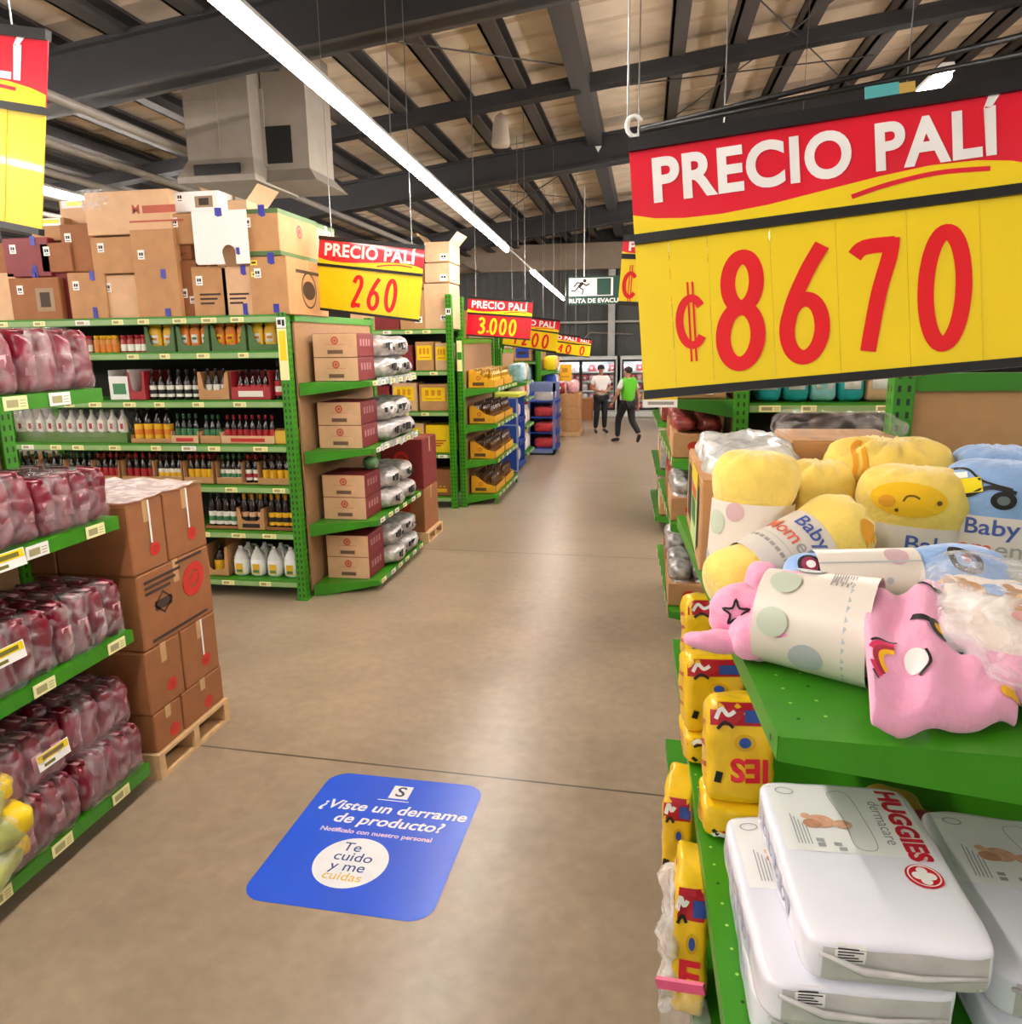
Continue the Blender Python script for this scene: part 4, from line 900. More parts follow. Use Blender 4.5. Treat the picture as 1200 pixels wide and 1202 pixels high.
for (r, z0, z1) in (('bottom', .122, .42), ('second', .424, .72), ('third', .724, 1.02)):
    for j in range(2):
        carton('brown box in the %s row of the far pallet, %s' % (r, ('nearer the aisle mouth', 'nearer the freezers')[j]), -2.1 + .05 * j, -1.54, 18.34 + .48 * j, 18.8 + .48 * j, z0, z1, (KRAFT, KRAFT3)[(j + k_) % 2], 'brown boxes on the far pallet'); k_ += 1
for j in range(3):
    m = MB(); m.puff((.22, .28, .3), 6, 3.5, .012, 10, j); tag(m.build('goods_pack', (PP, WP, RP)[j], None, True, loc=(-1.7, 18.45 + .32 * j, 1.175)), ('pink', 'white', 'red')[j] + ' pack lying on the brown boxes of the far pallet', 'pack')
for j in range(3):
    m = MB(); m.puff((.26, .28, .26), 6, 3.5, .012, 10, j + 11); tag(m.build('goods_pack', (RP, PP, WP)[j], None, True, loc=(-1.98, 18.45 + .32 * j, 1.155)), ('red', 'pink', 'white')[j] + ' pack in the inner row on the brown boxes of the far pallet', 'pack')
t = thing('price_notice', 'bright yellow price notice standing over the packs on the far pallet', 'notice', (-1.86, 18.3, 1.02)); m = MB(); m.box(-.14, .14, -.008, .0, .3, .68); m.build('card', mat('notice_yellow', '#f0b51c', .45), t)
m = MB(); m.box(-.012, .012, -.003, .005, 0, .3); m.build('stick', COLM, t); m = MB(); m.box(-.09, .05, -.011, -.008, .5, .6); m.box(-.09, .09, -.011, -.008, .38, .42); m.build('printed_mark', mat('notice_ink', '#c9861a', .5), t)
g4 = gondola('green gondola rack behind the signs, third along the left side', -5, -2.65, 13.85, 14.4, 2.6, (.15, .75, 1.3, 1.8, 2.3))
g5 = gondola('green gondola rack behind the signs, fourth along the left side', -5, -2.4, 17.4, 18, 2.6, (.15, .75, 1.3, 1.8, 2.3))
e6 = endcap('green end shelf with orange goods behind the blue and red stand', ((-2.3, 17.2), (-1.95, 17.3), (-1.95, 18.1), (-2.3, 18.2)), (.2, .7, 1.2, 1.6), True, PEGB, ((-2.33, 17.15),), 'r', 2.1, tags=3)
for i in range(3):
    m = MB(); m.puff((.28, .24, .32), 6, 4, .01, 10, i); tag(m.build('goods_pack', (BRY, CREAM, LORANGE)[i], None, True, loc=(-2.12, 17.45 + .27 * i, 1.76)), ('yellow', 'cream', 'orange')[i] + ' pack on the top of the end shelf behind the blue and red stand', 'pack')
    m = MB(); m.puff((.28, .24, .32), 6, 4, .01, 10, i + 3); tag(m.build('goods_pack', (BLUEC, WP, GP)[i], None, True, loc=(-2.12, 17.45 + .27 * i, 1.36)), ('blue', 'white', 'grey')[i] + ' pack on the second level of the end shelf behind the blue and red stand', 'pack')
for gi, (xx, yy, gname) in enumerate(((-2.75, 13.95, 'third'), (-2.5, 17.5, 'fourth'))):
    for i in range(5):
        h = (.42, .5, .36, .48, .4)[i]; x = xx - .46 * i
        t, sx, sy, sz = carton('%s carton on top of the %s gondola, %s' % (('pale', 'kraft', 'brown')[i % 3], gname, ('at its aisle end', 'second in', 'third in', 'fourth in', 'fifth in')[i]), x - .44, x, yy, yy + .4, 2.302, 2.302 + h, (KRAFT2, KRAFT, KRAFT3)[i % 3], 'cartons on the %s gondola' % gname)
        front_print(t, sx, sy, sz, 'emblem')
    for k, z in enumerate((.152, .752, 1.302, 1.802)):
        for i in range(4):
            x = xx - .06 - .42 * i
            m = MB(); m.box(-.2, .2, -.18, .18, 0, .4, c=.02); m.box(-.15, .15, -.182, -.18, .08, .3, 1); m.box(-.1, .1, -.184, -.182, .16, .22, 2)
            tag(m.build('goods_box', [(CREAM, WP, LBL, KRAFT)[(i + k) % 4], (LYEL, LRED, WP, BLUEC)[(i * 2 + k) % 4], DARKPRINT], None, loc=(x - .2, yy + .15, z)), 'boxed goods on the %s of the %s gondola, %s' % (LV[(.152, .752, 1.322, 1.862)[k]], gname, ('by its upright', 'second in', 'third in', 'fourth in')[i]), 'box', 'boxed goods on the %s gondola' % gname)
# ------------------------------------------------------------------ freezers on the end wall
FRAME = mat('white_freezer_frame', '#d6d8d6', .35); GASK = mat('black_door_frame', '#16181a', .4); GLS = film('freezer_glass', '#dfe8ea', .03, .08, .05, 1.2); FLIT = mat('lit_freezer_lamp', '#f4fbff', emit=26, var=0)
FIN = mat('freezer_lining', '#cfd6d6', .5)
def freezer(label, x0, x1, nd, words):
    W_ = x1 - x0; y = 23.2; t = thing('display_freezer', label, 'freezer', ((x0 + x1) / 2, y, 0)); h = 1.8
    m = MB(); m.box(-W_ / 2, W_ / 2, .04, .75, 0, .22); m.box(-W_ / 2, W_ / 2, .0, .75, h - .1, h); m.box(-W_ / 2, W_ / 2, .7, .75, .2, h); m.box(-W_ / 2, -W_ / 2 + .05, .02, .75, .2, h); m.box(W_ / 2 - .05, W_ / 2, .02, .75, .2, h)
    m.build('cabinet', FRAME, t); m = MB(); m.box(-W_ / 2, W_ / 2, -.06, .04, .02, .14); m.build('kick_bumper', FRAME, t)
    dw = (W_ - .1) / nd
    for z in (.5, .78, 1.06, 1.34):
        m = MB(); m.box(-W_ / 2 + .05, W_ / 2 - .05, .12, .69, z - .02, z); m.box(-W_ / 2 + .05, W_ / 2 - .05, .1, .12, z - .03, z + .02); m.build('shelf', FIN, t)
    m = MB(); m.box(-W_ / 2 + .05, W_ / 2 - .05, .12, .69, .2, .22); m.build('shelf', FIN, t)
    m = MB(); m.box(-W_ / 2 + .06, W_ / 2 - .06, .05, .09, h - .13, h - .1); m.build('lamp', FLIT, t)
    for d in range(nd):
        a = -W_ / 2 + .05 + d * dw; dr = MB()
        for bx in ((a + .0, a + .045, .22, h - .1), (a + dw - .045, a + dw, .22, h - .1), (a, a + dw, .22, .27), (a, a + dw, h - .16, h - .1)): dr.box(bx[0], bx[1], -.02, .03, bx[2], bx[3])
        D = dr.build('door', GASK, t)
        m = MB(); m.box(a + .045, a + dw - .045, 0, .008, .27, h - .16); m.build('door_glass', GLS, D)
        m = MB(); m.box(a + dw - .06, a + dw - .04, -.06, -.02, .8, 1.2); m.build('handle', STEEL, D)
        for k, z in enumerate((.22, .5, .78, 1.06, 1.34)):
            for i in range(5):
                mt = ((RP, PP, WP), (PP, RP, PP), (WP, RP, PP), (PP, PP, WP), (WP, GP, RP))[4 - k][(i + d + k) % 3]
                key = ('frz', mt.name)
                if key not in PROTO:
                    m = MB(); m.puff((.17, .3, .2), 5, 4.5, .006, 14, len(PROTO)); m.box(-.035, .035, -.153, -.148, -.03, .03, 1)
                    o = m.build('frozen_pack', [mt, WP], None, True); PROTO[key] = o
                else: o = PROTO[key].copy(); COL.objects.link(o)
                o.location = ((x0 + x1) / 2 + a + dw * (i + .5) / 5, y + .32, z + .105)
                tag(o, '%s frozen pack, %s shelf behind %s' % ({RP.name: 'red', PP.name: 'pink', WP.name: 'white', GP.name: 'grey'}[mt.name], ('lowest', 'fourth', 'third', 'second', 'top')[k], words[d]), 'frozen pack', 'frozen packs behind %s, %s shelf' % (words[d], ('lowest', 'fourth', 'third', 'second', 'top')[k]))
    return t
PROTO = {}
freezer('glass door freezer behind the white shirted shopper at the end wall', -2.98, -.83, 2, ('the freezer door left of the white shirt', 'the freezer door right of the white shirt'))
freezer('glass door freezer at the end wall beyond the shopper in the green vest', -.74, 1.41, 2, ('the freezer door by the green vested shopper', 'the freezer door hidden past the big sign'))
carton('low brown carton on the floor by the freezer next to the white shirted shopper', -1.95, -1.5, 22.3, 22.8, 0, .62, KRAFT3)
m = MB(); m.box(-.28, .1, -.15, .25, 0, .42, c=.02); tag(m.build('wall_panel_box', FRAME, None, loc=(-2.05, 23.85, 1.82)), 'white electrical box above the freezers at the end wall', 'electrical box')

# ------------------------------------------------------------------ people
def skin(name, J, B, m, parent, root='pelvis', lev=2, loc=None):
    ks = list(J); me = bpy.data.meshes.new(name); me.from_pydata([J[k][0] for k in ks], [(ks.index(a), ks.index(b)) for a, b in B], [])
    o = bpy.data.objects.new(name, me); COL.objects.link(o)
    sk = o.modifiers.new('s', 'SKIN'); sk.use_smooth_shade = True
    ss = o.modifiers.new('u', 'SUBSURF'); ss.levels = lev; ss.render_levels = lev
    for i, k in enumerate(ks):
        r = J[k][1]; d = me.skin_vertices[0].data[i]; d.radius = r if isinstance(r, tuple) else (r, r); d.use_root = (k == root)
    dg = bpy.context.evaluated_depsgraph_get(); m2 = bpy.data.meshes.new_from_object(o.evaluated_get(dg))
    bpy.data.objects.remove(o); bpy.data.meshes.remove(me)
    m2.materials.clear(); m2.materials.append(m); m2.polygons.foreach_set('use_smooth', [True] * len(m2.polygons))
    p = bpy.data.objects.new(name, m2); COL.objects.link(p)
    if parent: p.parent = parent
    return p
SKINM = mat('skin', '#a8765a', .55, var=.05); HAIR = mat('black_hair', '#17130f', .7); TROUS = mat('black_trousers', '#15161a', .8); SHOE = mat('dark_shoes', '#1d1c1e', .5)
def person(label, loc, rz, sc, arms, legs, shirt, vest=None, cap=None):
    t = thing('person', label, 'person', loc, rz); t.scale = (sc, sc, sc)
    J = {'pelvis': ((0, 0, .94), (.13, .1)), 'waist': ((0, 0, 1.08), (.122, .09)), 'chest': ((0, .01, 1.28), (.15, .1)), 'neckbase': ((0, .01, 1.43), (.06, .06)), 'neck': ((0, 0, 1.49), (.048, .05)), 'jaw': ((0, -.02, 1.545), (.062, .072)), 'head': ((0, -.008, 1.62), (.074, .09)), 'crown': ((0, 0, 1.68), (.05, .06))}
    B = [('pelvis', 'waist'), ('waist', 'chest'), ('chest', 'neckbase'), ('neckbase', 'neck'), ('neck', 'jaw'), ('jaw', 'head'), ('head', 'crown')]
    for s, n_ in ((1, 'l'), (-1, 'r')):
        e, w_, hd = arms[n_]; kn, an, to = legs[n_]
        hd = Vector(hd); wv = Vector(w_)
        J.update({n_ + 'sh': ((s * .17, .01, 1.385), .056), n_ + 'el': (e, .042), n_ + 'wr': (w_, .028), n_ + 'pa': (tuple(wv + hd * .06), (.034, .022)),
                  n_ + 'hip': ((s * .09, 0, .88), .088), n_ + 'kn': (kn, .056), n_ + 'ca': (tuple(Vector(kn) * .6 + Vector(an) * .4 + Vector((0, .02, 0))), .05), n_ + 'an': (an, .036), n_ + 'to': (to, .032)})
        B += [('chest', n_ + 'sh'), (n_ + 'sh', n_ + 'el'), (n_ + 'el', n_ + 'wr'), (n_ + 'wr', n_ + 'pa'), ('pelvis', n_ + 'hip'), (n_ + 'hip', n_ + 'kn'), (n_ + 'kn', n_ + 'ca'), (n_ + 'ca', n_ + 'an'), (n_ + 'an', n_ + 'to')]
        sd = hd.cross(Vector((0, 1, 0) if abs(hd.y) < .7 else (0, 0, 1))).normalized(); cv = hd.cross(sd).normalized()
        for q in range(4):
            b = wv + hd * .085 + sd * (.011 * (q - 1.5) * 1.7); l = (.062, .075, .078, .066)[q]
            J[n_ + 'f%d' % q] = (tuple(b + hd * l * .55), .0095); J[n_ + 'g%d' % q] = (tuple(b + hd * l * .9 + cv * .022), .008)
            B += [(n_ + 'pa', n_ + 'f%d' % q), (n_ + 'f%d' % q, n_ + 'g%d' % q)]
        J[n_ + 't1'] = (tuple(wv + hd * .06 + sd * .04), .011); J[n_ + 't2'] = (tuple(wv + hd * .1 + sd * .048 + cv * .01), .009)
        B += [(n_ + 'pa', n_ + 't1'), (n_ + 't1', n_ + 't2')]
    skin('body', J, B, SKINM, t)
    g = lambda k, d: (J[k][0], tuple(x + d for x in (J[k][1] if isinstance(J[k][1], tuple) else (J[k][1],) * 2)))
    S = {'pelvis': ((0, 0, .9), (.152, .125)), 'waist': g('waist', .028), 'chest': g('chest', .022), 'neckbase': ((0, .012, 1.445), (.078, .08))}
    SB = [('pelvis', 'waist'), ('waist', 'chest'), ('chest', 'neckbase')]
    for n_ in 'lr':
        S[n_ + 'sh'] = g(n_ + 'sh', .018); mid = Vector(J[n_ + 'sh'][0]) * .3 + Vector(J[n_ + 'el'][0]) * .7; S[n_ + 'sl'] = (tuple(mid), .068); SB += [('chest', n_ + 'sh'), (n_ + 'sh', n_ + 'sl')]
    skin('shirt', S, SB, shirt, t)
    if vest:
        import bmesh
        sh_ = [c for c in t.children if c.name.startswith('shirt')][0]; bm = bmesh.new(); bm.from_mesh(sh_.data); bm.normal_update()
        nr = [v.normal.copy() for v in bm.verts]
        for v, q in zip(list(bm.verts), nr): v.co += q * .012
        bmesh.ops.delete(bm, geom=[v for v in bm.verts if abs(v.co.x) > .205], context='VERTS')
        m3 = bpy.data.meshes.new('vest'); bm.to_mesh(m3); bm.free(); m3.materials.append(vest); m3.polygons.foreach_set('use_smooth', [True] * len(m3.polygons))
        vo = bpy.data.objects.new('vest', m3); COL.objects.link(vo); vo.parent = t; so = vo.modifiers.new('cloth', 'SOLIDIFY'); so.thickness = .008; so.offset = -1
    P = {'pelvis': ((0, 0, .93), (.145, .118))}; PB_ = []
    for n_ in 'lr':
        P[n_ + 'hip'] = g(n_ + 'hip', .02); P[n_ + 'kn'] = g(n_ + 'kn', .026); P[n_ + 'an'] = (tuple(Vector(J[n_ + 'an'][0]) + Vector((0, 0, .02))), .058)
        PB_ += [('pelvis', n_ + 'hip'), (n_ + 'hip', n_ + 'kn'), (n_ + 'kn', n_ + 'an')]
    skin('trousers', P, PB_, TROUS, t)
    for n_ in 'lr':
        a = Vector(J[n_ + 'an'][0]); b = Vector(J[n_ + 'to'][0]); d = (b - a)
        skin('shoe', {'heel': (tuple(a - d * .35 + Vector((0, 0, -.035))), .042), 'mid': (tuple(a + d * .3 + Vector((0, 0, -.012))), (.048, .045)), 'toe': (tuple(b + d * .22), .036)}, [('heel', 'mid'), ('mid', 'toe')], SHOE, t, root='heel')
    m = MB(); m.M = T((0, .012, 1.635)); m.puff((.168, .195, .15), 8, 2.3, .006, 30, 3, fn=lambda u, p: p if u.z > -.1 or u.y > .1 else Vector((p.x, max(p.y, -.05), p.z))); m.build('hair', HAIR, t, True)
    if cap:
        m = MB(); m.M = T((0, 0, 1.66)); m.puff((.175, .21, .12), 8, 2.4); m.box(-.07, .07, -.19, -.08, -.03, -.015); m.build('cap', cap, t, True)
    m = MB(); m.M = T((0, -.1, 1.595)); m.puff((.026, .04, .045), 4, 2.2); m.M = T((0, -.09, 1.555)); m.puff((.045, .02, .012), 4, 2.2, k=1)
    for s in (-1, 1):
        m.M = T((s * .03, -.085, 1.622)); m.puff((.026, .018, .012), 4, 2.2, k=2); m.M = T((s * .078, .01, 1.6)); m.puff((.018, .035, .055), 4, 2.2, k=0)
    m.build('face', [SKINM, mat('lips', '#7d4a40', .5), INK], t, True)
    return t
person('person in a white shirt and dark cap standing with hands joined before the freezers', (-1.08, 19.17, 0), 18, .97,
       {'l': ((.24, .02, 1.13), (.1, -.2, 1.06), (-.85, -.5, -.15)), 'r': ((-.24, .02, 1.13), (-.09, -.21, 1.07), (.85, -.5, -.1))},
       {'l': ((.1, -.02, .5), (.11, .03, .09), (.14, -.13, .035)), 'r': ((-.1, -.01, .5), (-.12, .04, .09), (-.14, -.12, .035))}, mat('white_shirt', '#e9e4e1', .8, var=.04), cap=mat('dark_cap', '#1c1d22', .7))
person('person in a bright green vest and black trousers walking away along the aisle', (-.38, 17.25, 0), -140, .98,
       {'l': ((.26, -.04, 1.12), (.25, -.2, .92), (.0, -.5, -.85)), 'r': ((-.25, .06, 1.11), (-.27, .05, .86), (0, -.1, -1))},
       {'l': ((.1, -.2, .52), (.1, -.22, .09), (.12, -.38, .035)), 'r': ((-.1, .04, .5), (-.11, .3, .2), (-.13, .22, .05))}, mat('pale_shirt', '#d8d8d4', .8), vest=mat('bright_green_vest', '#57b81c', .75, var=.05))

# ------------------------------------------------------------------ price signs, hung from rods
DIG = {'0': ([(.5, 1), (.84, .8), (.88, .5), (.72, .14), (.44, 0), (.14, .2), (.12, .5), (.25, .84)], 1), '8': ([(.56, 1), (.86, .8), (.62, .55), (.2, .36), (.1, .14), (.42, 0), (.76, .16), (.74, .38), (.4, .58), (.22, .8)], 1),
       '6': ([(.72, 1), (.4, .74), (.16, .38), (.18, .12), (.46, 0), (.78, .12), (.82, .34), (.6, .48), (.34, .42), (.2, .28)], 0), '7': ([(.1, .9), (.32, .96), (.8, .96), (.8, .86), (.55, .5), (.36, 0)], 0),
       '2': ([(.14, .8), (.34, .98), (.66, .98), (.78, .78), (.6, .5), (.2, .04), (.5, .06), (.86, .05)], 0), '3': ([(.16, .86), (.42, 1), (.76, .9), (.74, .66), (.45, .54), (.8, .4), (.82, .14), (.5, 0), (.16, .1)], 0),
       '4': ([(.7, .3), (.1, .3), (.6, 1), (.6, 0)], 0), '9': ([(.8, .7), (.5, 1), (.16, .78), (.3, .5), (.66, .52), (.84, .8), (.78, .4), (.4, 0)], 0), '1': ([(.25, .8), (.55, 1), (.5, 0)], 0)}
def digit(ch, w_, h, th, slant=.06):
    def oval(cx, cy, rx, ry, z):
        p = [(cx + rx * math.cos(a), cy + ry * math.sin(a)) for a in [math.radians(15 * i + 8) for i in range(24)]]
        m.stroke([((x - .5) * w_ + (y - .5) * h * slant, (y - .5) * h) for x, y in p], th, z, closed=True, smooth=2)
    m = MB(); sk = lambda L: [((x - .5) * w_ + (y - .5) * h * slant, (y - .5) * h) for x, y in L]
    if ch == '0': oval(.5, .5, .37, .5, .0045); return m
    if ch == '8': oval(.5, .765, .31, .235, .0045); oval(.48, .26, .38, .265, .0055); return m
    if ch == '6': oval(.49, .27, .37, .27, .0045); m.stroke(sk([(.82, 1.02), (.52, .8), (.24, .52), (.13, .3), (.13, .22)]), th, .0055, smooth=6); return m
    if ch == '7': m.stroke(sk([(.1, .88), (.3, .95), (.9, .95)]), th, .0045, smooth=4); m.stroke(sk([(.84, 1.01), (.8, .84), (.6, .5), (.42, .0)]), th, .0055, smooth=6); return m
    p, cl = DIG[ch]; m = MB(); q = [((x - .5) * w_ + (y - .5) * h * slant, (y - .5) * h) for x, y in p]
    if ch in '47': m.stroke(q[:4 if ch == '7' else 3], th, .0045, smooth=1); m.stroke(q[3:] if ch == '7' else q[2:], th, .0046, smooth=5 if ch == '7' else 1)
    else: m.stroke(q, th, .0045, closed=bool(cl), smooth=7)
    return m
def price_sign(label, TL, TR, BL, cards, style=None, rods=True, hd=.38, colon=False, redcard=False):
    """cards = list of (fraction left, fraction right, digit or None)"""
    TL, TR, BL = Vector(TL), Vector(TR), Vector(BL); u = (TR - TL); W_ = u.length; u.normalize(); v = (TL - BL); v -= u * v.dot(u); H_ = v.length; v.normalize(); n_ = u.cross(v)
    t = thing('price_sign', label, 'price sign', M=Matrix(((u.x, v.x, n_.x, TL.x), (u.y, v.y, n_.y, TL.y), (u.z, v.z, n_.z, TL.z), (0, 0, 0, 1)))); h1 = H_ * hd
    m = MB(); m.box(0, W_, -.028, .004, -.012, .012); m.box(0, W_, -h1 - .012, -h1 + .012, -.012, .012); m.box(0, W_, -H_ - .004, -H_ + .018, -.012, .012); m.build('black_rail', BLACK, t)
    m = MB(); m.box(0, W_, -h1 + .01, -.026, -.003, .001)
    bd = [(0, .73), (.06, .80), (.14, .84), (.24, .85), (.36, .82), (.5, .75), (.64, .68), (.76, .64), (.87, .655), (.95, .71), (1, .78)]
    hh = h1 - .03
    for i in range(len(bd) - 1):
        (a, ya), (b, yb) = bd[i], bd[i + 1]
        m.add([(a * W_, -.026 - hh * ya, .002), (a * W_, -h1 + .012, .002), (b * W_, -h1 + .012, .002), (b * W_, -.026 - hh * yb, .002)], [(0, 1, 2, 3)], 1)
    m.stroke([(.57 * W_, -.026 - hh * .86), (.66 * W_, -.026 - hh * .78), (.78 * W_, -.026 - hh * .73), (.9 * W_, -.026 - hh * .76)], .011, .003, 0); m.build('header_panel', [SIGNRED, YELLOW], t)
    vs_, _f = glyphs('PRECIO PALÍ', h1 * .6, .034, 'CENTER'); xw = max(p[0] for p in vs_) - min(p[0] for p in vs_)
    m = MB(); m.text('PRECIO PALÍ', h1 * .6, .034, M=T((W_ * .488, -.026 - hh * .40, .0035)), sx=W_ * .87 / xw); m.build('header_lettering', mat('sign_white', '#f4f1ee', .35), t)
    for (a, b, ch) in cards:
        m = MB(); m.box(a * W_ + .0004, b * W_ - .0004, -H_ + .012, -h1 - .008, -.003, .003 if ch else .001); c = m.build('price_card', SIGNRED if redcard and ch else YELLOW, t)
        ch_ = (H_ - h1)
        if ch and ch in DIG: digit(ch, min((b - a) * W_ * .74, .112), ch_ * .65, .033 * min(1, (b - a) * W_ / .15) + .003).build('digit', YELLOW if redcard else DIGRED, c, M=T(((a + b) / 2 * W_, -(h1 + H_) / 2 - .005, 0)))
        elif ch == 'C':
            m = MB(); r = .028
            m.stroke([(r * 1.1 * math.cos(q), r * 2.1 * math.sin(q)) for q in [math.radians(40 + 28 * i) for i in range(11)]], .02, .0045)
            for dx in (-.006, .006): m.box(dx - .0025, dx + .0025, -.1, .1, .0046, .005)
            m.build('currency_mark', DIGRED, c, M=T(((a + b) / 2 * W_, -(h1 + H_) / 2 - .02, 0)))
        elif ch: m = MB(); m.text(ch, ch_ * .3, .02, M=T(((a + b) / 2 * W_, -(h1 + H_) / 2 - .03, .0045))); m.build('small_lettering', mat('brown_ink', '#7a3a12', .5), c)
    if colon:
        m = MB(); m.disc((W_ * .33, -H_ * .86), .018, .006, 12); m.build('full_stop', YELLOW, t)
    if rods:
        for fx in (.12, .88):
            p = TL + u * (W_ * fx); mi = t.matrix_world.inverted(); m = MB(); m.tube([mi @ (p + Vector((0, .0, .0))), mi @ Vector((p.x, p.y, roofz(p.x) - .05))], .0035, 6); m.build('hanging_wire', STEEL, t)
    return t
big = price_sign('big red and yellow price sign reading 8670 hanging in the right foreground', at(738, 166, 2.13), at(1212, 90, 2.1), at(757, 467, 2.05),
                 [(0, .092, None), (.092, .196, 'C'), (.196, .36, '8'), (.36, .527, '6'), (.527, .7, '7'), (.7, .872, '0'), (.872, 1, None)], rods=False)
mi = big.matrix_world.inverted()
m = MB(); hk = [mi @ at(745 + 9 * math.cos(a), 148 + 12 * math.sin(a), 2.13) for a in [math.radians(60 + 30 * i) for i in range(10)]]; m.tube(hk, .006, 8); m.build('white_hook', WHITE, big, True)
m = MB()
for (a, b) in (((752, 152), (1215, 38)), ((752, 154), (1215, 60))): m.tube([mi @ at(a[0], a[1], 2.15), mi @ at(b[0], b[1], 2.12)], .007, 8)
m.build('hanger_bar', BLACK, big, True)
m = MB(); p = at(737, 145, 2.14); m.tube([mi @ p, mi @ Vector((p.x, p.y, roofz(p.x) - .25))], .0025, 6); m.build('hanging_wire', STEEL, big)
m = MB(); m.box(0, .075, -.006, .022, .0, .004); m.box(.075, .11, -.006, .018, 0, .004, 1); m.build('turquoise_clip', [mat('turquoise_clip', '#56aeb0', .5), mat('tan_clip', '#c7a24d', .5)], big, M=T((.56, .014, .0)))
price_sign('price sign reading 260 above the silver bag shelf', at(375, 277, 6.7), at(499, 289, 6.6), at(380, 364, 6.7), [(0, .32, None), (.32, .48, '2'), (.48, .64, '6'), (.64, .8, '0'), (.8, 1, None)])
price_sign('price sign with a red card reading 3.000 by the oil bottles', at(550, 348, 11), at(626, 353, 11), at(551, 394, 11), [(0, .12, 'C'), (.12, .34, '3'), (.34, .49, '0'), (.49, .64, '0'), (.64, .79, '0'), (.79, 1, 'c/u')], hd=.42, colon=True, redcard=True)
price_sign('price sign reading 1200 just behind the red 3.000 card', at(594, 368, 13), at(658, 376, 12.9), at(596, 406, 13), [(0, .15, None), (.15, .32, '1'), (.32, .5, '2'), (.5, .69, '0'), (.69, .87, '0'), (.87, 1, None)], hd=.4)
price_sign('price sign ending in 40 with dark back edge, third of the receding signs', at(632, 388, 16), at(682, 395, 15.9), at(634, 412, 16), [(0, .3, None), (.3, .5, '1'), (.5, .67, '4'), (.67, .85, '0'), (.85, 1, None)], hd=.4)
price_sign('price sign ending in 10, farthest of the receding signs', at(660, 394, 18.5), at(695, 398, 18.5), at(661, 416, 18.5), [(0, .35, None), (.35, .6, '1'), (.6, .85, '0'), (.85, 1, None)], hd=.35)
price_sign('cropped price sign at the left edge ending in a red 0', at(-265, -3, 2.66), at(57, 37, 2.5), at(-250, 214, 2.66), [(0, .2, None), (.2, .36, '1'), (.36, .52, '2'), (.53, .70, '9'), (.70, .872, '0'), (.872, 1, None)])
price_sign('orange edged price sign peeking out behind the big sign', at(732, 276, 4.2), at(860, 280, 4.2), at(733, 358, 4.2), [(0, .2, 'C'), (.2, .4, '2'), (.4, .6, '0'), (.6, .8, '0'), (.8, 1, None)], hd=.3)
# evacuation sign
EV = mat('dark_green_sign', '#1f4a3d', .45); a, b, c = at(667, 325, 16), at(753, 327, 16), at(667, 358, 16); W_, H_ = b.x - a.x, a.z - c.z
t = thing('evacuation_sign', 'dark green evacuation route sign with running figure hanging over the aisle', 'sign', tuple(a))
m = MB(); m.box(0, W_, .0, .03, -H_, .0); m.build('panel', EV, t)
m = MB(); m.M = FACE_CAM; m.box(.02, .62 * W_, -.38, -.03, .001, .002); m.build('white_field', WHITE, t)
m = MB(); m.M = FACE_CAM; m.box(.4 * W_, .59 * W_, -.365, -.045, .003, .004); m.build('door_mark', EV, t)
m = MB(); m.M = T((.22, 0, -.2)) @ FACE_CAM @ Matrix.Scale(1.15, 4)
m.disc((.1, .1), .028, .005, 14); m.stroke([(.07, .07), (.0, .0)], .05, .005, smooth=1)
for L in ([(.06, .06), (.13, .02), (.18, .05)], [(.05, .06), (-.03, .07), (-.09, .0)], [(.0, .0), (.07, -.05), (.06, -.13)], [(.0, .01), (-.06, -.06), (-.14, -.07)]): m.stroke(L, .022, .005, smooth=1)
m.build('running_figure', INK, t)
m = MB(); m.M = T((W_ * .5, 0, -H_ + .07)) @ FACE_CAM; gx = [p[0] for p in glyphs('RUTA DE EVACUACIÓN', .115, .035, 'CENTER')[0]]; m.text('RUTA DE EVACUACIÓN', .115, .035, M=T((0, 0, .003)), sx=W_ * .97 / (max(gx) - min(gx))); m.build('sign_lettering', WHITE, t)
m = MB(); m.tube([(.32, .015, 0), (.32, .015, roofz(a.x) - a.z - .23)], .012, 6); m.tube([(W_ * .92, .015, 0), (W_ * .92, .015, roofz(a.x) - a.z - .23)], .012, 6); m.build('hanging_rod', mat('white_rod', '#d9d6d0', .4), t)
m = MB(); m.prism([(-.05, .04), (.05, .04), (0, -.05)], -.004, .004, 'y'); tag(m.build('roof_marker', WHITE, None, loc=(-.8, 12.83, 5.12)), 'small white triangle marker on the dark roof beam', 'marker')

# ------------------------------------------------------------------ floor sticker
STB = mat('sticker_blue', '#0c56e0', .28, var=.03, coat=.2)
t = thing('floor_sticker', 'blue rounded floor sticker asking about a spilled product', 'floor sticker', (-1.18, 2.96, .0005), -1.5); W_, L = .82, .96; m = MB(); r = .1; pl = []
for (cx, cy, a0) in ((W_ / 2 - r, L / 2 - r, 0), (-W_ / 2 + r, L / 2 - r, 90), (-W_ / 2 + r, -L / 2 + r, 180), (W_ / 2 - r, -L / 2 + r, 270)):
    pl += [(cx + r * math.cos(math.radians(a0 + 15 * i)), cy + r * math.sin(math.radians(a0 + 15 * i))) for i in range(7)]
m.prism(pl, 0, .0012); m.build('sticker_sheet', STB, t)
SW = mat('sticker_white', '#f3f4f8', .4); m = MB()
m.text('¿Viste un derrame', .1, .022, M=T((.02, .205, .0018)) @ Matrix(((1, .18, 0, 0), (0, 1, 0, 0), (0, 0, 1, 0), (0, 0, 0, 1)))); m.build('question_lettering', SW, t)
m = MB(); m.text('de producto?', .1, .022, M=T((.03, .105, .0018)) @ Matrix(((1, .18, 0, 0), (0, 1, 0, 0), (0, 0, 1, 0), (0, 0, 0, 1)))); m.build('question_lettering', SW, t)
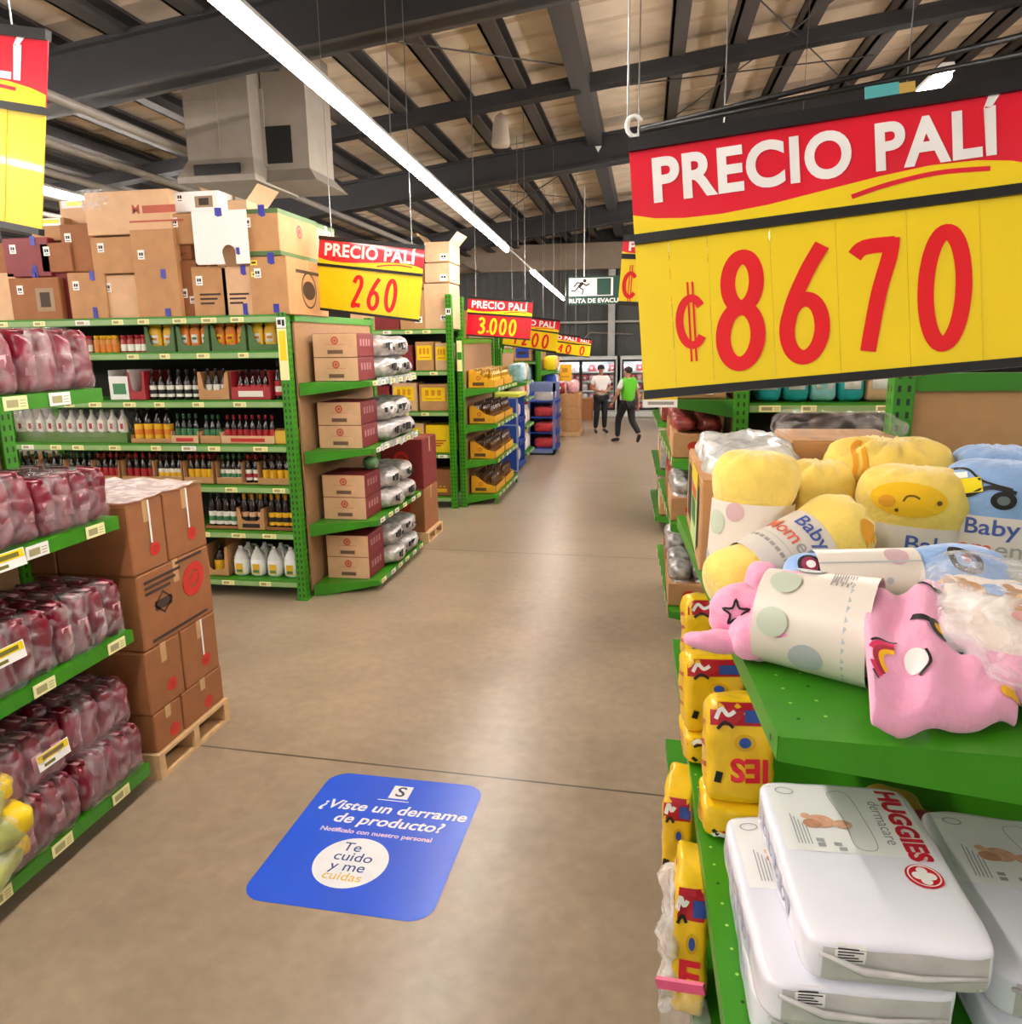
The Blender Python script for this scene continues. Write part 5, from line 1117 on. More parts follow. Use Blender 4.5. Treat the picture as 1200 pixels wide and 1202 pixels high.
m = MB(); m.text('Notifícalo con nuestro personal', .042, .03, M=T((.0, .015, .0018))); m.build('note_lettering', mat('sticker_pink', '#e6cfe0', .4), t)
m = MB(); m.box(-.045, .055, .30, .41, .0016, .0017); m.box(-.09, .07, .278, .284, .0016, .0017); m.k = 1
m.text('S', .115, .012, M=T((.005, .355, .0021))); m.build('shield_logo', [SW, mat('sticker_ink', '#20365e', .4)], t)
m = MB(); m.disc((-.035, -.19), .165, .0017, 40); m.build('white_disc', SW, t)
m = MB()
for i, tx in enumerate(('Te', 'cuido', 'y me')): m.text(tx, .082, .006, M=T((-.035 + (-.03 if i == 0 else 0), -.095 - .064 * i, .0022)))
m.build('disc_lettering', mat('sticker_navy', '#2b4a8c', .4), t)
m = MB(); m.text('cuidas', .072, .008, M=T((-.035, -.285, .0022))); m.build('disc_lettering', mat('sticker_gold', '#e8c25a', .4), t, None)

# ------------------------------------------------------------------ baby blankets on the promotion shelf
from mathutils.bvhtree import BVHTree
FY = mat('pale_yellow_fleece', '#f5d96c', .95, var=.07, scale=16, bump=.4, bscale=60, sheen=.4); FYD = mat('deep_yellow_print', '#f2c418', .95, sheen=.3); FO = mat('orange_print', '#e3a02c', .95)
FB = mat('light_blue_fleece', '#8fb4e6', .95, var=.07, scale=16, bump=.4, bscale=60, sheen=.4); FP = mat('pink_fleece', '#f3a9c8', .95, var=.06, scale=14, bump=.4, bscale=60, sheen=.4)
SLV = mat('grey_cream_sleeve', '#d6d0c8', .4, var=.03); SLV2 = mat('pale_cream_sleeve', '#e8dfd2', .35, var=.03); SGRY = mat('sleeve_grey', '#b9bfc2', .4); SGRN = mat('sleeve_green_dot', '#c3cdb8', .4); SPNK = mat('sleeve_pink_dot', '#d3b0b4', .4)
TBL = mat('text_blue', '#3d55a0', .5); TRD = mat('text_red', '#d0634f', .5); TGY = mat('text_grey', '#9c9a96', .5)
def frame(A, Fv):
    A = Vector(A).normalized(); Fv = Vector(Fv); y = -(Fv - A * Fv.dot(A)).normalized(); x = y.cross(A); return Matrix(((x.x, y.x, A.x, 0), (x.y, y.y, A.y, 0), (x.z, y.z, A.z, 0), (0, 0, 0, 1)))
def bend(m, n0, rx, ry, zc, ang=0, off=0.0):
    """wrap drawing vertices (x, y, lift) from index n0 on around the z axis, face centre towards -y"""
    for i in range(n0, len(m.v)):
        p = m.v[i]; a = p.x / ((rx + ry) / 2) + ang; k = 1 + (p.z + off) / rx
        m.v[i] = Vector((rx * k * math.sin(a), -ry * k * math.cos(a), zc + p.y))
def subdiv(m):
    q = MB()
    for f, k in zip(m.f, m.m):
        P = [m.v[i] for i in f]
        if len(P) == 4:
            n = max(1, min(10, int((P[1] - P[0]).length / .018))); l = max(1, min(10, int((P[2] - P[1]).length / .018)))
            if n > 1 or l > 1:
                g = [(P[0].lerp(P[1], i / n)).lerp(P[3].lerp(P[2], i / n), j / l) for i in range(n + 1) for j in range(l + 1)]
                q.add(g, [(i * (l + 1) + j, (i + 1) * (l + 1) + j, (i + 1) * (l + 1) + j + 1, i * (l + 1) + j + 1) for i in range(n) for j in range(l)], k); continue
        q.add(P, [tuple(range(len(P)))], k)
    return q
def decal(o, m, Mp, name, mats, parent, lift=.0035):
    """lay a drawing on a cloth surface by dropping it along the drawing's own normal"""
    m = subdiv(m)
    tr = BVHTree.FromPolygons([v.co for v in o.data.vertices], [p.vertices for p in o.data.polygons]); nn = (Mp.to_3x3() @ Vector((0, 0, 1))).normalized(); vs = []
    for p in m.v:
        q = Mp @ p; h = tr.ray_cast(q + nn * .4, -nn)
        vs.append((h[0] + nn * (lift + p.z)) if h[0] is not None else None)
    keep = [(f, k) for f, k in zip(m.f, m.m) if all(vs[i] is not None for i in f)]
    if not keep: return None
    used = sorted({i for f, _ in keep for i in f}); mp = {i: j for j, i in enumerate(used)}
    m2 = MB(); m2.v = [vs[i] for i in used]; m2.f = [tuple(mp[i] for i in f) for f, _ in keep]; m2.m = [k for _, k in keep]
    return m2.build(name, mats, parent)
def cdisc(m, c, r, k=0, ry=None, z=0, rings=4, seg=18):
    ry = ry or r; vs = [(c[0], c[1], z)]
    for j in range(1, rings + 1): vs += [(c[0] + r * j / rings * math.cos(2 * math.pi * i / seg), c[1] + ry * j / rings * math.sin(2 * math.pi * i / seg), z) for i in range(seg)]
    fs = [(0, 1 + i, 1 + (i + 1) % seg) for i in range(seg)]
    for j in range(rings - 1): fs += [(1 + j * seg + i, 1 + (j + 1) * seg + i, 1 + (j + 1) * seg + (i + 1) % seg, 1 + j * seg + (i + 1) % seg) for i in range(seg)]
    m.add(vs, fs, k)
def blanket(label, base, A, Fv, L, rx, ry, band, cloth, text=None, prints=None, fold=.5, seed=0, tang=0, ts=1, slv=None, tz=.62, flare=.16, name='baby_blanket'):
    """rolled fleece blanket in a card sleeve; axis from base along A, sleeve between the fractions band"""
    Mw = T(base) @ frame(A, Fv); t = thing(name, label, 'blanket', M=Mw, group=None); b0, b1 = band[0] * L, band[1] * L
    def fn(u, p):
        z = p.z; k = 1.0
        if z > b1: k += flare * min(1, (z - b1) / (.18 * L + 1e-6))
        elif z < b0: k += flare * min(1, (b0 - z) / (.18 * L + 1e-6))
        elif b1 > b0: k = .97
        a = math.atan2(p.y, p.x); k *= 1 + .035 * fold * math.sin(5 * a + z * 16 + seed) + .05 * fold * noise.noise(Vector((math.cos(a) * 1.4, math.sin(a) * 1.4, z * 7 + seed)))
        return Vector((p.x * k, p.y * k, z))
    m = MB(); m.puff((2 * rx, 2 * ry, L), 20, 4.2)
    for i, p in enumerate(m.v):
        ax_, ay_ = abs(p.x) / rx, abs(p.y) / ry; n2 = math.hypot(ax_, ay_); cf = ((ax_ ** 4.2 + ay_ ** 4.2) ** (1 / 4.2) / n2) if n2 > 1e-6 else 1
        q = Vector((p.x * cf, p.y * cf, p.z + L / 2))
        # spiral lip on the free end
        m.v[i] = fn(None, q) + Vector((0, 0, .012 * math.sin(9 * math.atan2(q.y, q.x) + seed) * fold if q.z > .9 * L else 0))
    fl = m.build('fleece', cloth, t, True)
    if band[1] > band[0]:
        m = MB(); sg = 28; k = 1.03; lv = [b0 + (b1 - b0) * i / 4 for i in range(5)]
        m.add([(rx * k * math.sin(2 * math.pi * j / sg), -ry * k * math.cos(2 * math.pi * j / sg), z) for z in lv for j in range(sg)], [(i * sg + j, i * sg + (j + 1) % sg, (i + 1) * sg + (j + 1) % sg, (i + 1) * sg + j) for i in range(4) for j in range(sg)])
        sl = m.build('card_sleeve', slv or SLV, t, True); R1, R2 = rx * k, ry * k; zc = (b0 + b1) / 2; H_ = b1 - b0
        if text:
            m = MB(); n0 = len(m.v)
            m.text('Baby', .062 * ts, .012, M=T((.02 * ts, H_ * (tz - .5) + .03 * ts, .002)), k=0); m.text('Mom', .062 * ts, .012, M=T((-.035 * ts, H_ * (tz - .5) - .028 * ts, .002)), k=1); m.text('ents', .062 * ts, .008, M=T((.085 * ts, H_ * (tz - .5) - .028 * ts, .002)), k=2)
            bend(m, n0, R1, R2, zc, tang); m.build('sleeve_lettering', [TBL, TRD, TGY], sl)
            m = MB(); n0 = 0
            for i in range(3): m.text('·' * 3 + ' — ' + '·' * 3 if 0 else '', .02) if 0 else None
            for q in range(8): m.box(-.1 * ts + .022 * q * ts, -.084 * ts + .022 * q * ts, -H_ * .24, -H_ * .19, .001, .0015)
            for q in range(16): m.box(-.13 + .0165 * q, -.1135 + .0165 * q, -H_ * .105, -H_ * .095, .001, .0015, 1)
            bend(m, 0, R1, R2, zc, tang); m.build('sleeve_print', [TGY, SGRY], sl)
        if prints:
            m = MB(); prints(m, H_); bend(m, 0, R1, R2, zc, tang); m.build('sleeve_print', [SGRN, SPNK, SGRY, INK, WHITE], sl)
    return t, fl, Mw
def dots(m, H_):
    for (x, y, r, k) in ((-.12, .05, .04, 0), (.0, -.03, .045, 2), (.1, .05, .035, 1), (-.05, .08, .03, 1), (.14, -.05, .04, 0), (-.17, -.05, .04, 2)): cdisc(m, (x, y * H_ / .2), r, k, z=.0015)
zA = (0, 0, 1); fc = (-.2, -1, .25)
Z0 = 1.402
blanket('yellow blanket roll standing upright beside the carton with the yellow poster', (.335, 2.5, Z0), (.05, .05, 1), (-.15, -1, .2), .45, .125, .12, (.04, .66), FY, prints=dots, seed=1, slv=SLV2, flare=.16)
t, fl, Mw = blanket('yellow blanket roll lying aslant with its sleeve facing the aisle', (.215, 2.2, 1.475), (.39, .2, .17), (-.35, -1, .75), .52, .108, .1, (.25, .68), FY, text=True, seed=2, ts=1.0, tang=-.1, flare=.16, tz=.7)
m = MB(); cdisc(m, (.09, .0), .045, 0, .03); decal(fl, m, T((0, 0, .47)) @ RX(90) @ T((0, 0, 0)), 'orange_patch', FO, fl)
t, fl, Mw = blanket('yellow blanket with deep yellow patch standing behind the blue roll', (.86, 2.62, Z0), (.06, .05, 1), (-.25, -1, .2), .39, .165, .12, (.03, .54), FY, text=True, seed=3, tang=.15, ts=1.15, flare=.16, tz=.55)
m = MB(); cdisc(m, (-.03, .0), .11, 0, .055, rings=6); cdisc(m, (-.09, -.01), .025, 1, .02, z=.001); decal(fl, m, T((0, 0, .295)) @ RX(90), 'printed_patch', [FYD, FO], fl)
m = MB(); m.stroke([(-.045, -.005), (-.035, .012), (-.015, .015), (0, .008)], .006, .002); cdisc(m, (.055, .0), .008, 0, z=.002, rings=2, seg=10); cdisc(m, (-.06, -.035), .006, 0, z=.002, rings=2, seg=10); decal(fl, m, T((0, 0, .295)) @ RX(90), 'stitched_marks', mat('olive_stitch', '#6b4c12', .8), fl)
t, fl, Mw = blanket('yellow blanket with orange swirl peeking over the patched yellow one', (.87, 2.92, Z0), zA, fc, .44, .22, .12, (.0, .0), FY, seed=4, flare=.05, fold=1.3)
m = MB(); m.stroke([(-.13, -.07), (-.115, 0), (-.125, .06), (-.1, .07), (-.085, .0), (-.1, -.06)], .016, 0, smooth=8); decal(fl, m, T((0, 0, .36)) @ RX(90), 'orange_swirl', FO, fl)
blanket('yellow blanket roll glimpsed between the upright and the slanting yellow rolls', (.6, 2.78, Z0), zA, fc, .38, .11, .11, (.0, .0), FY, seed=5, fold=.8)
t, fl, Mw = blanket('light blue blanket printed with a yellow and black car', (1.1, 2.55, Z0), (.05, .1, 1), (-.35, -1, .3), .42, .165, .12, (.03, .6), FB, text=True, seed=6, tang=-.35, ts=1.1, tz=.72, flare=.14)
m = MB(); m.stroke([(-.13, .03), (-.1, .055), (-.06, .06), (-.02, .03), (.06, .01)], .007, .001); m.stroke([(-.12, .0), (-.06, -.02), (.0, .012), (.07, .0)], .012, .001, 0); cdisc(m, (.04, -.025), .034, 0, .028, z=.001); cdisc(m, (.04, -.025), .017, 1, .014, z=.002)
m.stroke([(-.09, .003), (-.02, .02)], .045, .0016, 2, smooth=5); m.stroke([(-.1, .035), (-.06, .045)], .018, .001, 3, smooth=5); decal(fl, m, T((-.05, 0, .33)) @ RX(90), 'printed_car', [INK, mat('print_grey', '#6f7a80', .8), mat('print_yellow', '#e8d616', .8), WHITE], fl)
blanket('light blue blanket roll standing at the frame edge behind the car printed one', (1.2, 2.85, Z0), zA, fc, .43, .14, .12, (.0, .5), FB, seed=7)
def rows_(m, H_):
    cdisc(m, (-.02, .07), .03, 1, z=.0015)
    for i in range(5): cdisc(m, (.05, -.07 + .028 * i), .009, 2, z=.0015, rings=2, seg=10)
    m.box(-.002, .002, -H_ / 2, H_ / 2, .001, .0015, 2)
t, fl, Mw = blanket('light blue blanket roll lying crosswise with a star sleeve behind the pink blanket', (.38, 2.06, 1.578), (1, .1, .03), (-.1, -1, 1.1), .55, .072, .068, (.13, .6), FB, prints=rows_, seed=8, slv=SLV2, flare=.18, tang=0)
m = MB(); cdisc(m, (0, 0), .036, 0, .03); cdisc(m, (.0, .0), .026, 1, .021, z=.001); cdisc(m, (0, .002), .012, 2, z=.002); decal(fl, m, T((0, 0, .05)) @ RX(90), 'printed_badge', [INK, mat('print_crimson', '#8c2748', .8), WHITE], fl)
m = MB(); m.stroke([(-.035, -.02), (.0, .03), (.035, .025), (.02, -.025)], .014, 0, closed=True); m.stroke([(-.01, .0), (.015, .008)], .02, .001, 1, smooth=4); decal(fl, m, T((0, 0, .43)) @ RX(90), 'printed_heart', [INK, mat('print_crimson', '#8c2748', .8)], fl)
# the big pink one in front, spilling over the shelf lip
t = thing('baby_blanket', 'pink blanket in a pale dotted sleeve spilling over the front shelf lip', 'blanket', (.44, 1.86, Z0)); A = Vector((.36, -.16, .0)).normalized(); ca = Vector((-.01, .02, .118)); Fr = T(ca - A * .13) @ frame(A, (-.35, -.8, .9))
m = MB(); m.puff((.2, .19, .3), 12, 5)
for i, p in enumerate(m.v): m.v[i] = Fr @ Vector((p.x, p.y, p.z + .13))
m.build('rolled_core', FP, t, True)
m = MB(); sg = 32; R1, R2 = .118, .112
m.add([Fr @ Vector((R1 * (1 + .12 * z / .25) * math.sin(2 * math.pi * j / sg), -R2 * (1 + .12 * z / .25) * math.cos(2 * math.pi * j / sg), z)) for z in [.26 * i / 6 for i in range(7)] for j in range(sg)], [(i * sg + j, i * sg + (j + 1) % sg, (i + 1) * sg + (j + 1) % sg, (i + 1) * sg + j) for i in range(6) for j in range(sg)])
sl = m.build('card_sleeve', SLV2, t, True); sl['label'] = 'pale card sleeve with soft green dots'
m = MB()
for (x, y, r, k) in ((.07, -.08, .036, 0), (-.04, -.07, .036, 0), (.15, .0, .04, 2), (-.13, -.03, .04, 2)): cdisc(m, (x, y), r, k, z=.002)
for q in range(26): m.box(-.2 + q * .016, -.184 + q * .016, .078, .112, .003, .0034, 2)
for q in range(9): m.box(-.1, -.045 - .01 * (q % 2), .06 + .006 * q - .03, .063 + .006 * q - .03, .0045, .005, 3)
bend(m, 0, R1 * 1.07, R2 * 1.07, .13); m.v = [Fr @ p for p in m.v]; m.build('sleeve_print', [SGRN, SPNK, SGRY, TGY], sl)
# knotted left end
m = MB(); m.M = T(Vector((-.19, .12, .1))) @ RZ(-20); m.puff((.13, .12, .15), 12, 2.3, .012, 14, 2); kn = m.build('gathered_end', FP, t, True)
m = MB(); m.M = T(Vector((-.235, .05, .045))) @ RZ(18) @ RY(8); m.puff((.2, .075, .055), 10, 2.2, .008, 16, 5); m.build('loose_corner', FP, t, True)
m = MB(); m.M = T(Vector((-.155, .05, .06))); m.puff((.12, .12, .12), 10, 2.4, .012, 14, 8); m.build('loose_corner', FP, t, True)
m = MB(); st = [(.035 * (1 if i % 2 == 0 else .42) * math.cos(math.radians(90 + 36 * i)), .035 * (1 if i % 2 == 0 else .42) * math.sin(math.radians(90 + 36 * i))) for i in range(10)]
m.stroke(st, .006, .001, 0, closed=True, smooth=3); decal(kn, m, T((-.2, .06, .12)) @ RX(70) @ RY(-12), 'printed_star', [INK], kn)
# draped right end: folded cloth hanging over the lip
def drape(nu=34, nv=22):
    V = []
    for i in range(nu + 1):
        for j in range(nv + 1):
            u, v = i / nu, j / nv
            ang = -.5 + u * 1.75
            x = .07 + .31 * u - .05 * v; y = -.02 - .33 * v + .05 * u + .04 * u * u
            z = .19 + .055 * math.sin(u * 3.0) * (1 - v) - .10 * v ** 1.6 - .09 * max(0, v - .72) - .06 * u * u * (1 - v)
            fo = math.sin(u * 15 + v * 2.2 + .6 * math.sin(v * 4)) * .021 * (1 - .55 * v) + .02 * noise.noise(Vector((u * 5, v * 4, 2)))
            V.append((x, y, z + fo))
    return V, nu, nv
V, nu, nv = drape(); nb = len(V)
bot = [(x, y, (max(.004, z - .06) if y > -.34 else z - .03)) for (x, y, z) in V]
id_ = lambda i, j: i * (nv + 1) + j
fs = [(id_(i, j), id_(i, j + 1), id_(i + 1, j + 1), id_(i + 1, j)) for i in range(nu) for j in range(nv)]
fs += [tuple(nb + q for q in f[::-1]) for f in fs]
for i in range(nu): fs += [(id_(i, 0), id_(i + 1, 0), nb + id_(i + 1, 0), nb + id_(i, 0)), (id_(i + 1, nv), id_(i, nv), nb + id_(i, nv), nb + id_(i + 1, nv))]
for j in range(nv): fs += [(id_(0, j + 1), id_(0, j), nb + id_(0, j), nb + id_(0, j + 1)), (id_(nu, j), id_(nu, j + 1), nb + id_(nu, j + 1), nb + id_(nu, j))]
m = MB(); m.add(V + bot, fs); dr = m.build('draped_cloth', FP, t, True)
mo = dr.modifiers.new('soft', 'SUBSURF'); mo.levels = 1; mo.render_levels = 1
m = MB(); m.M = T((.33, -.12, .08)) @ RZ(-25); m.puff((.2, .19, .15), 12, 2.6, .02, 12, 4); m.build('gathered_fold', FP, t, True)
RBY, RBR, RBP = mat('print_gold', '#f0b41c', .85), mat('print_red_pink', '#d8315f', .85), mat('print_dark_red', '#a5283c', .85)
TOPV = RX(-0)
def rainbow(m, s=1.0):
    for (r, k) in ((.052, 1), (.04, 2), (.028, 0)): m.stroke([(r * s * math.cos(a), r * s * math.sin(a)) for a in [math.radians(15 + 25 * i) for i in range(7)]], .012 * s, .001, k, smooth=3)
    m.stroke([(.062 * s * math.cos(a), .062 * s * math.sin(a)) for a in [math.radians(10 + 26 * i) for i in range(7)]], .006 * s, .0012, 3, smooth=3)
PM = [RBY, RBR, RBP, INK, WHITE]
m = MB(); rainbow(m); decal(dr, m, T((.31, -.09, .35)) @ RZ(-30), 'printed_rainbow', PM, dr)
m = MB(); rainbow(m, .9); cdisc(m, (.03, -.035), .028, 4, .022, z=.001); m.stroke([(.0, -.05), (.03, -.062), (.06, -.045)], .006, .002, 3, smooth=4); decal(dr, m, T((.085, -.25, .35)) @ RZ(60), 'printed_rainbow', PM, dr)
m = MB(); m.stroke([(-.05, .03), (-.02, .01), (.01, .0), (.04, -.035)], .016, .001, 3); cdisc(m, (.0, .0), .022, 3, z=.001); cdisc(m, (.0, .0), .011, 0, z=.002, rings=2); decal(dr, m, T((.2, -.16, .35)) @ RZ(0), 'printed_bow', PM, dr)
m = MB(); m.stroke([(-.03, .02), (.0, .0), (.03, .03), (.02, -.02)], .007, .001, 3); cdisc(m, (.03, -.01), .018, 4, z=.0015, rings=2); decal(dr, m, T((.22, -.05, .35)), 'printed_figure', PM, dr)
m = MB(); cdisc(m, (0, 0), .03, 0, .018, rings=3); decal(dr, m, T((.32, -.26, .35)), 'printed_patch', PM, dr)
# small pink bit behind, and the bagged blanket
m = MB(); m.puff((.1, .1, .2), 10, 2.6, .012, 14, 3); tag(m.build('baby_blanket', FP, None, True, loc=(.335, 2.12, 1.5)), 'small pink blanket roll end showing behind the dotted sleeve', 'blanket')
t = thing('bagged_blanket', 'clear plastic bag holding a cream blanket printed with small brown bears', 'blanket', (.86, 1.86, Z0))
CRM = mat('cream_fleece', '#efe2d2', .95, var=.06, bump=.4, bscale=50, sheen=.3); m = MB(); m.M = T((.02, 0, .115)) @ RZ(-15) @ RY(8); m.puff((.42, .44, .2), 16, 2.7, .022, 9, 3); cb = m.build('folded_blanket', CRM, t, True)
m = MB(); m.M = T((.02, -.02, .13)) @ RZ(-15) @ RY(8); m.puff((.47, .52, .26), 22, 2.7, .03, 8, 6); m.build('clear_bag', film('cloudy_bag_film', '#f6f4f4', .12, .6), t, True)
BR, BRL, PKR = mat('bear_brown', '#b9813f', .9), mat('bear_light', '#e0b77c', .9), mat('pinkish_print', '#d99a93', .9)
for (x, y, a) in ((-.13, .05, 30), (.0, -.02, -20), (.12, .1, 10)):
    m = MB(); cdisc(m, (0, 0), .034, 0); cdisc(m, (-.028, .03), .013, 0, rings=2); cdisc(m, (.028, .03), .013, 0, rings=2); cdisc(m, (0, -.055), .032, 0, .036, z=-.0003); cdisc(m, (0, -.008), .015, 1, z=.001, rings=2); cdisc(m, (-.06, .0), .03, 2, .02, z=-.0004)
    decal(cb, m, T((x, y, .3)) @ RZ(a), 'printed_bear', [BR, BRL, FB], cb)
m = MB(); cdisc(m, (0, 0), .06, 0, .03); decal(cb, m, T((-.02, -.17, .3)) @ RZ(-20) @ RX(25), 'printed_patch', [PKR], cb)
# cartons behind the blankets
t, sx, sy, sz = carton('kraft carton with yellow and green poster at the aisle edge of the blanket shelf', .2, .52, 2.68, 3.5, Z0, 1.73, KRAFT, tape=False, flaps=False)
m = MB(); m.box(-.3, .32, -.1, .12, 0, .001, 1); m.box(-.05, .26, -.13, .1, .001, .003); m.box(-.05, .26, .1, .16, .001, .004, 2); m.box(.0, .2, -.05, .04, .003, .0036, 3); m.box(-.02, .22, .05, .09, .003, .0036, 4)
m.build('side_poster', [mat('poster_green', '#b3cf87', .5), mat('carton_dark_cut', '#2a2119', .8), YELLOW, DGREEN, mat('poster_red', '#c9502a', .5)], t, M=T((-sx / 2 - .002, 0, sz * .5)) @ FACE_MX)
m = MB(); m.puff((.34, .72, .14), 14, 3, .03, 12, 2); m.build('plastic_contents', mat('silvery_plastic', '#d4d6d4', .2, .1, var=.4, scale=10, bump=.6, bscale=18), t, True, loc=(.03, 0, sz + .03))
t, sx, sy, sz = carton('wide low kraft carton with plastic film top behind the yellow blankets', .56, .98, 3.08, 3.5, Z0, 1.82, KRAFT, tape=False)
m = MB(); m.puff((.5, .38, .12), 14, 3, .03, 10, 4); m.build('plastic_film', FILM, t, True, loc=(.0, 0, sz + .03))

# ------------------------------------------------------------------ nappy packs and wipes on the lower promotion shelf
NAP = mat('white_nappy_film', '#e9eaf4', .25, var=.02, bump=.12, bscale=9, coat=.2); NAPT = mat('off_white_panel', '#eeeeec', .3, var=.01); NGREY = mat('grey_translucent_end', '#c4c2c0', .25, var=.12, scale=12, bump=.35, bscale=16)
def nappy(label, c, size, rz=0, tilt=0, full=True, name='nappy_pack'):
    """flat pack lying on its back; top print faces up, its lettering runs along the depth"""
    w_, d, h = size; t = thing(name, label, 'nappy pack', M=T(c) @ RZ(rz) @ RX(tilt)); m = MB(); m.puff((w_, d, h), 22, 10, .004, 9, c[0] * 7, fn=lambda u, p: Vector((p.x, p.y, p.z * (1 + .0 * u.x)))); m.M = Matrix(); pk = m.build('pack_body', NAP, t, True, loc=(0, 0, h / 2))
    top = h / 2 + .3
    def lay(m_, nm, ms, Mx=Matrix(), lift=.0012): return decal(pk, m_, T((0, 0, top)) @ Mx, nm, ms, pk, lift)
    def grid(m_, x0, x1, y0, y1, k=0, n=8, z=0):
        for i in range(n):
            for j in range(n):
                a, b = x0 + (x1 - x0) * i / n, x0 + (x1 - x0) * (i + 1) / n; e, f = y0 + (y1 - y0) * j / n, y0 + (y1 - y0) * (j + 1) / n
                m_.add([(a, e, z), (b, e, z), (b, f, z), (a, f, z)], [(0, 1, 2, 3)], k)
    m = MB(); grid(m, -w_ * .44, w_ * .44, -d * .02, d * .46); lay(m, 'print_panel', NAPT)
    R_ = RZ(-90)
    m = MB(); m.text('HUGGIES', d * .118, .045, M=T((w_ * .335, d * .2, .001)) @ R_); lay(m, 'brand_lettering', mat('huge_red', '#c01f33', .4), lift=.002)
    m = MB(); m.text('dermacare', d * .07, .0, M=T((w_ * .22, d * .2, .001)) @ R_); lay(m, 'line_lettering', mat('soft_grey_print', '#8d8f96', .5), lift=.002)
    m = MB(); cdisc(m, (w_ * .3, -d * .13), w_ * .105, 0, d * .068, rings=4, seg=28, z=.001); lay(m, 'red_button', [mat('button_red', '#d3182a', .35)], lift=.0022)
    m = MB(); q = w_ * .3, -d * .13
    m.stroke([(q[0] + w_ * .088 * math.cos(a), q[1] + d * .058 * math.sin(a)) for a in [math.radians(20 * i) for i in range(18)]], .003, .002, 0, closed=True, smooth=2)
    for (dx, dy) in ((-1, 0), (1, 0), (0, 1), (0, -1)): cdisc(m, (q[0] + dx * .013, q[1] + dy * .015), .011, 0, z=.002, rings=2, seg=12)
    cdisc(m, q, .01, 0, z=.002, rings=2, seg=10); lay(m, 'button_mark', WHITE, lift=.0026)
    m = MB(); cdisc(m, (-w_ * .17, d * .18), w_ * .085, 0, d * .045, z=.001); cdisc(m, (-w_ * .23, d * .16), w_ * .06, 1, d * .03, z=.0014); cdisc(m, (-w_ * .04, d * .165), w_ * .06, 0, d * .03, z=.0014); cdisc(m, (-w_ * .26, d * .21), w_ * .03, 0, d * .02, z=.001); lay(m, 'baby_picture', [mat('peach_print', '#dba98c', .5, var=.2, scale=60), mat('peach_print_dark', '#c08a6c', .5, var=.25, scale=60)], lift=.002)
    m = MB(); m.stroke([(w_ * x, d * y) for x, y in ((-.04, .4), (.06, .4), (.1, .3), (.12, .05), (.06, .0), (-.02, .03), (-.02, .2), (-.06, .35))], .0018, .001, 0, closed=True, smooth=6); m.stroke([(-w_ * .34 + .02 * math.cos(math.radians(30 * i)), d * .39 + .014 * math.sin(math.radians(30 * i))) for i in range(12)], .003, .001, 0, closed=True, smooth=2)
    for i in range(5): m.add([(w_ * (-.36 + .02 * i), d * .02, .001), (w_ * (-.353 + .02 * i), d * .02, .001), (w_ * (-.353 + .02 * i), d * (.22 - .02 * i), .001), (w_ * (-.36 + .02 * i), d * (.22 - .02 * i), .001)], [(0, 1, 2, 3)])
    for (x, y) in ((-.22, .05), (-.22, .02), (-.12, .03), (-.1, -.0)): m.add([(w_ * x - .008, d * y - .006, .001), (w_ * x + .008, d * y - .006, .001), (w_ * x + .008, d * y + .006, .001), (w_ * x - .008, d * y + .006, .001)], [(0, 1, 2, 3)])
    lay(m, 'fine_print', mat('fine_grey_print', '#9fa0a4', .5), lift=.002)
    # side icons and clear end with code
    m = MB()
    for i in range(5): m.stroke([(d * (-.36 + .13 * i) + .013 * math.cos(math.radians(45 * q)), .013 * math.sin(math.radians(45 * q))) for q in range(8)], .004, 0, 0, closed=True, smooth=2); m.add([(d * (-.32 + .13 * i), -.02, 0), (d * (-.27 + .13 * i), -.02, 0), (d * (-.27 + .13 * i), .02, 0), (d * (-.32 + .13 * i), .02, 0)], [(0, 1, 2, 3)], 1)
    decal(pk, m, T((-w_ / 2 - .1, 0, 0)) @ FACE_MX, 'side_icons', [mat('icon_grey', '#8a8da6', .5), mat('icon_pale', '#b6b9ca', .5)], pk, .0012)
    m = MB(); grid(m, -w_ * .4, w_ * .44, -h * .38, h * .34); decal(pk, m, T((0, -d / 2 - .1, 0)) @ FACE_CAM, 'translucent_end', NGREY, pk, .0012)
    m = MB(); grid(m, -.035, .02, -.018, .02, 0, 3)
    for i in range(5): m.box(-.03, .015 - .008 * (i % 3), -.012 + .006 * i, -.0095 + .006 * i, .001, .0013, 1)
    decal(pk, m, T((-w_ * .24, -d / 2 - .1, h * .22)) @ FACE_CAM, 'code_label', [WHITE, INK], pk, .002)
    m = MB(); m.tube([(-w_ * .42, -d / 2 - .004, h * .75), (-w_ * .2, -d / 2 - .014, h * .5), (w_ * .1, -d / 2 - .01, h * .42), (w_ * .42, -d / 2 - .006, h * .5)], [.004, .008, .006, .004], 6); m.build('sealed_fold', NGREY, t, True)
    return t
nappy('white nappy pack with red button on top of the front stack under the blanket shelf', (.475, 1.55, 1.03), (.345, .52, .1), 2, 1.5)
nappy('white nappy pack in the front stack directly under the red button pack', (.41, 1.56, .92), (.36, .54, .1), 3, 0)
nappy('white nappy pack at the bottom of the front stack on the lower shelf', (.42, 1.6, .805), (.36, .52, .11), 0, 0)
nappy('white nappy pack in shade on the stack right of the red button pack', (.9, 1.64, .915), (.4, .56, .1), -4, 0)
nappy('white nappy pack under the shaded pack at the right frame edge', (.88, 1.62, .805), (.38, .54, .1), 0, 0)
WY = mat('yellow_wipes_film', '#f2c51c', .28, var=.1, scale=10, bump=.3, bscale=20, coat=.2); WR = mat('wipes_red_band', '#b5182a', .3); WB = mat('wipes_blue_mark', '#2b4fa0', .35)
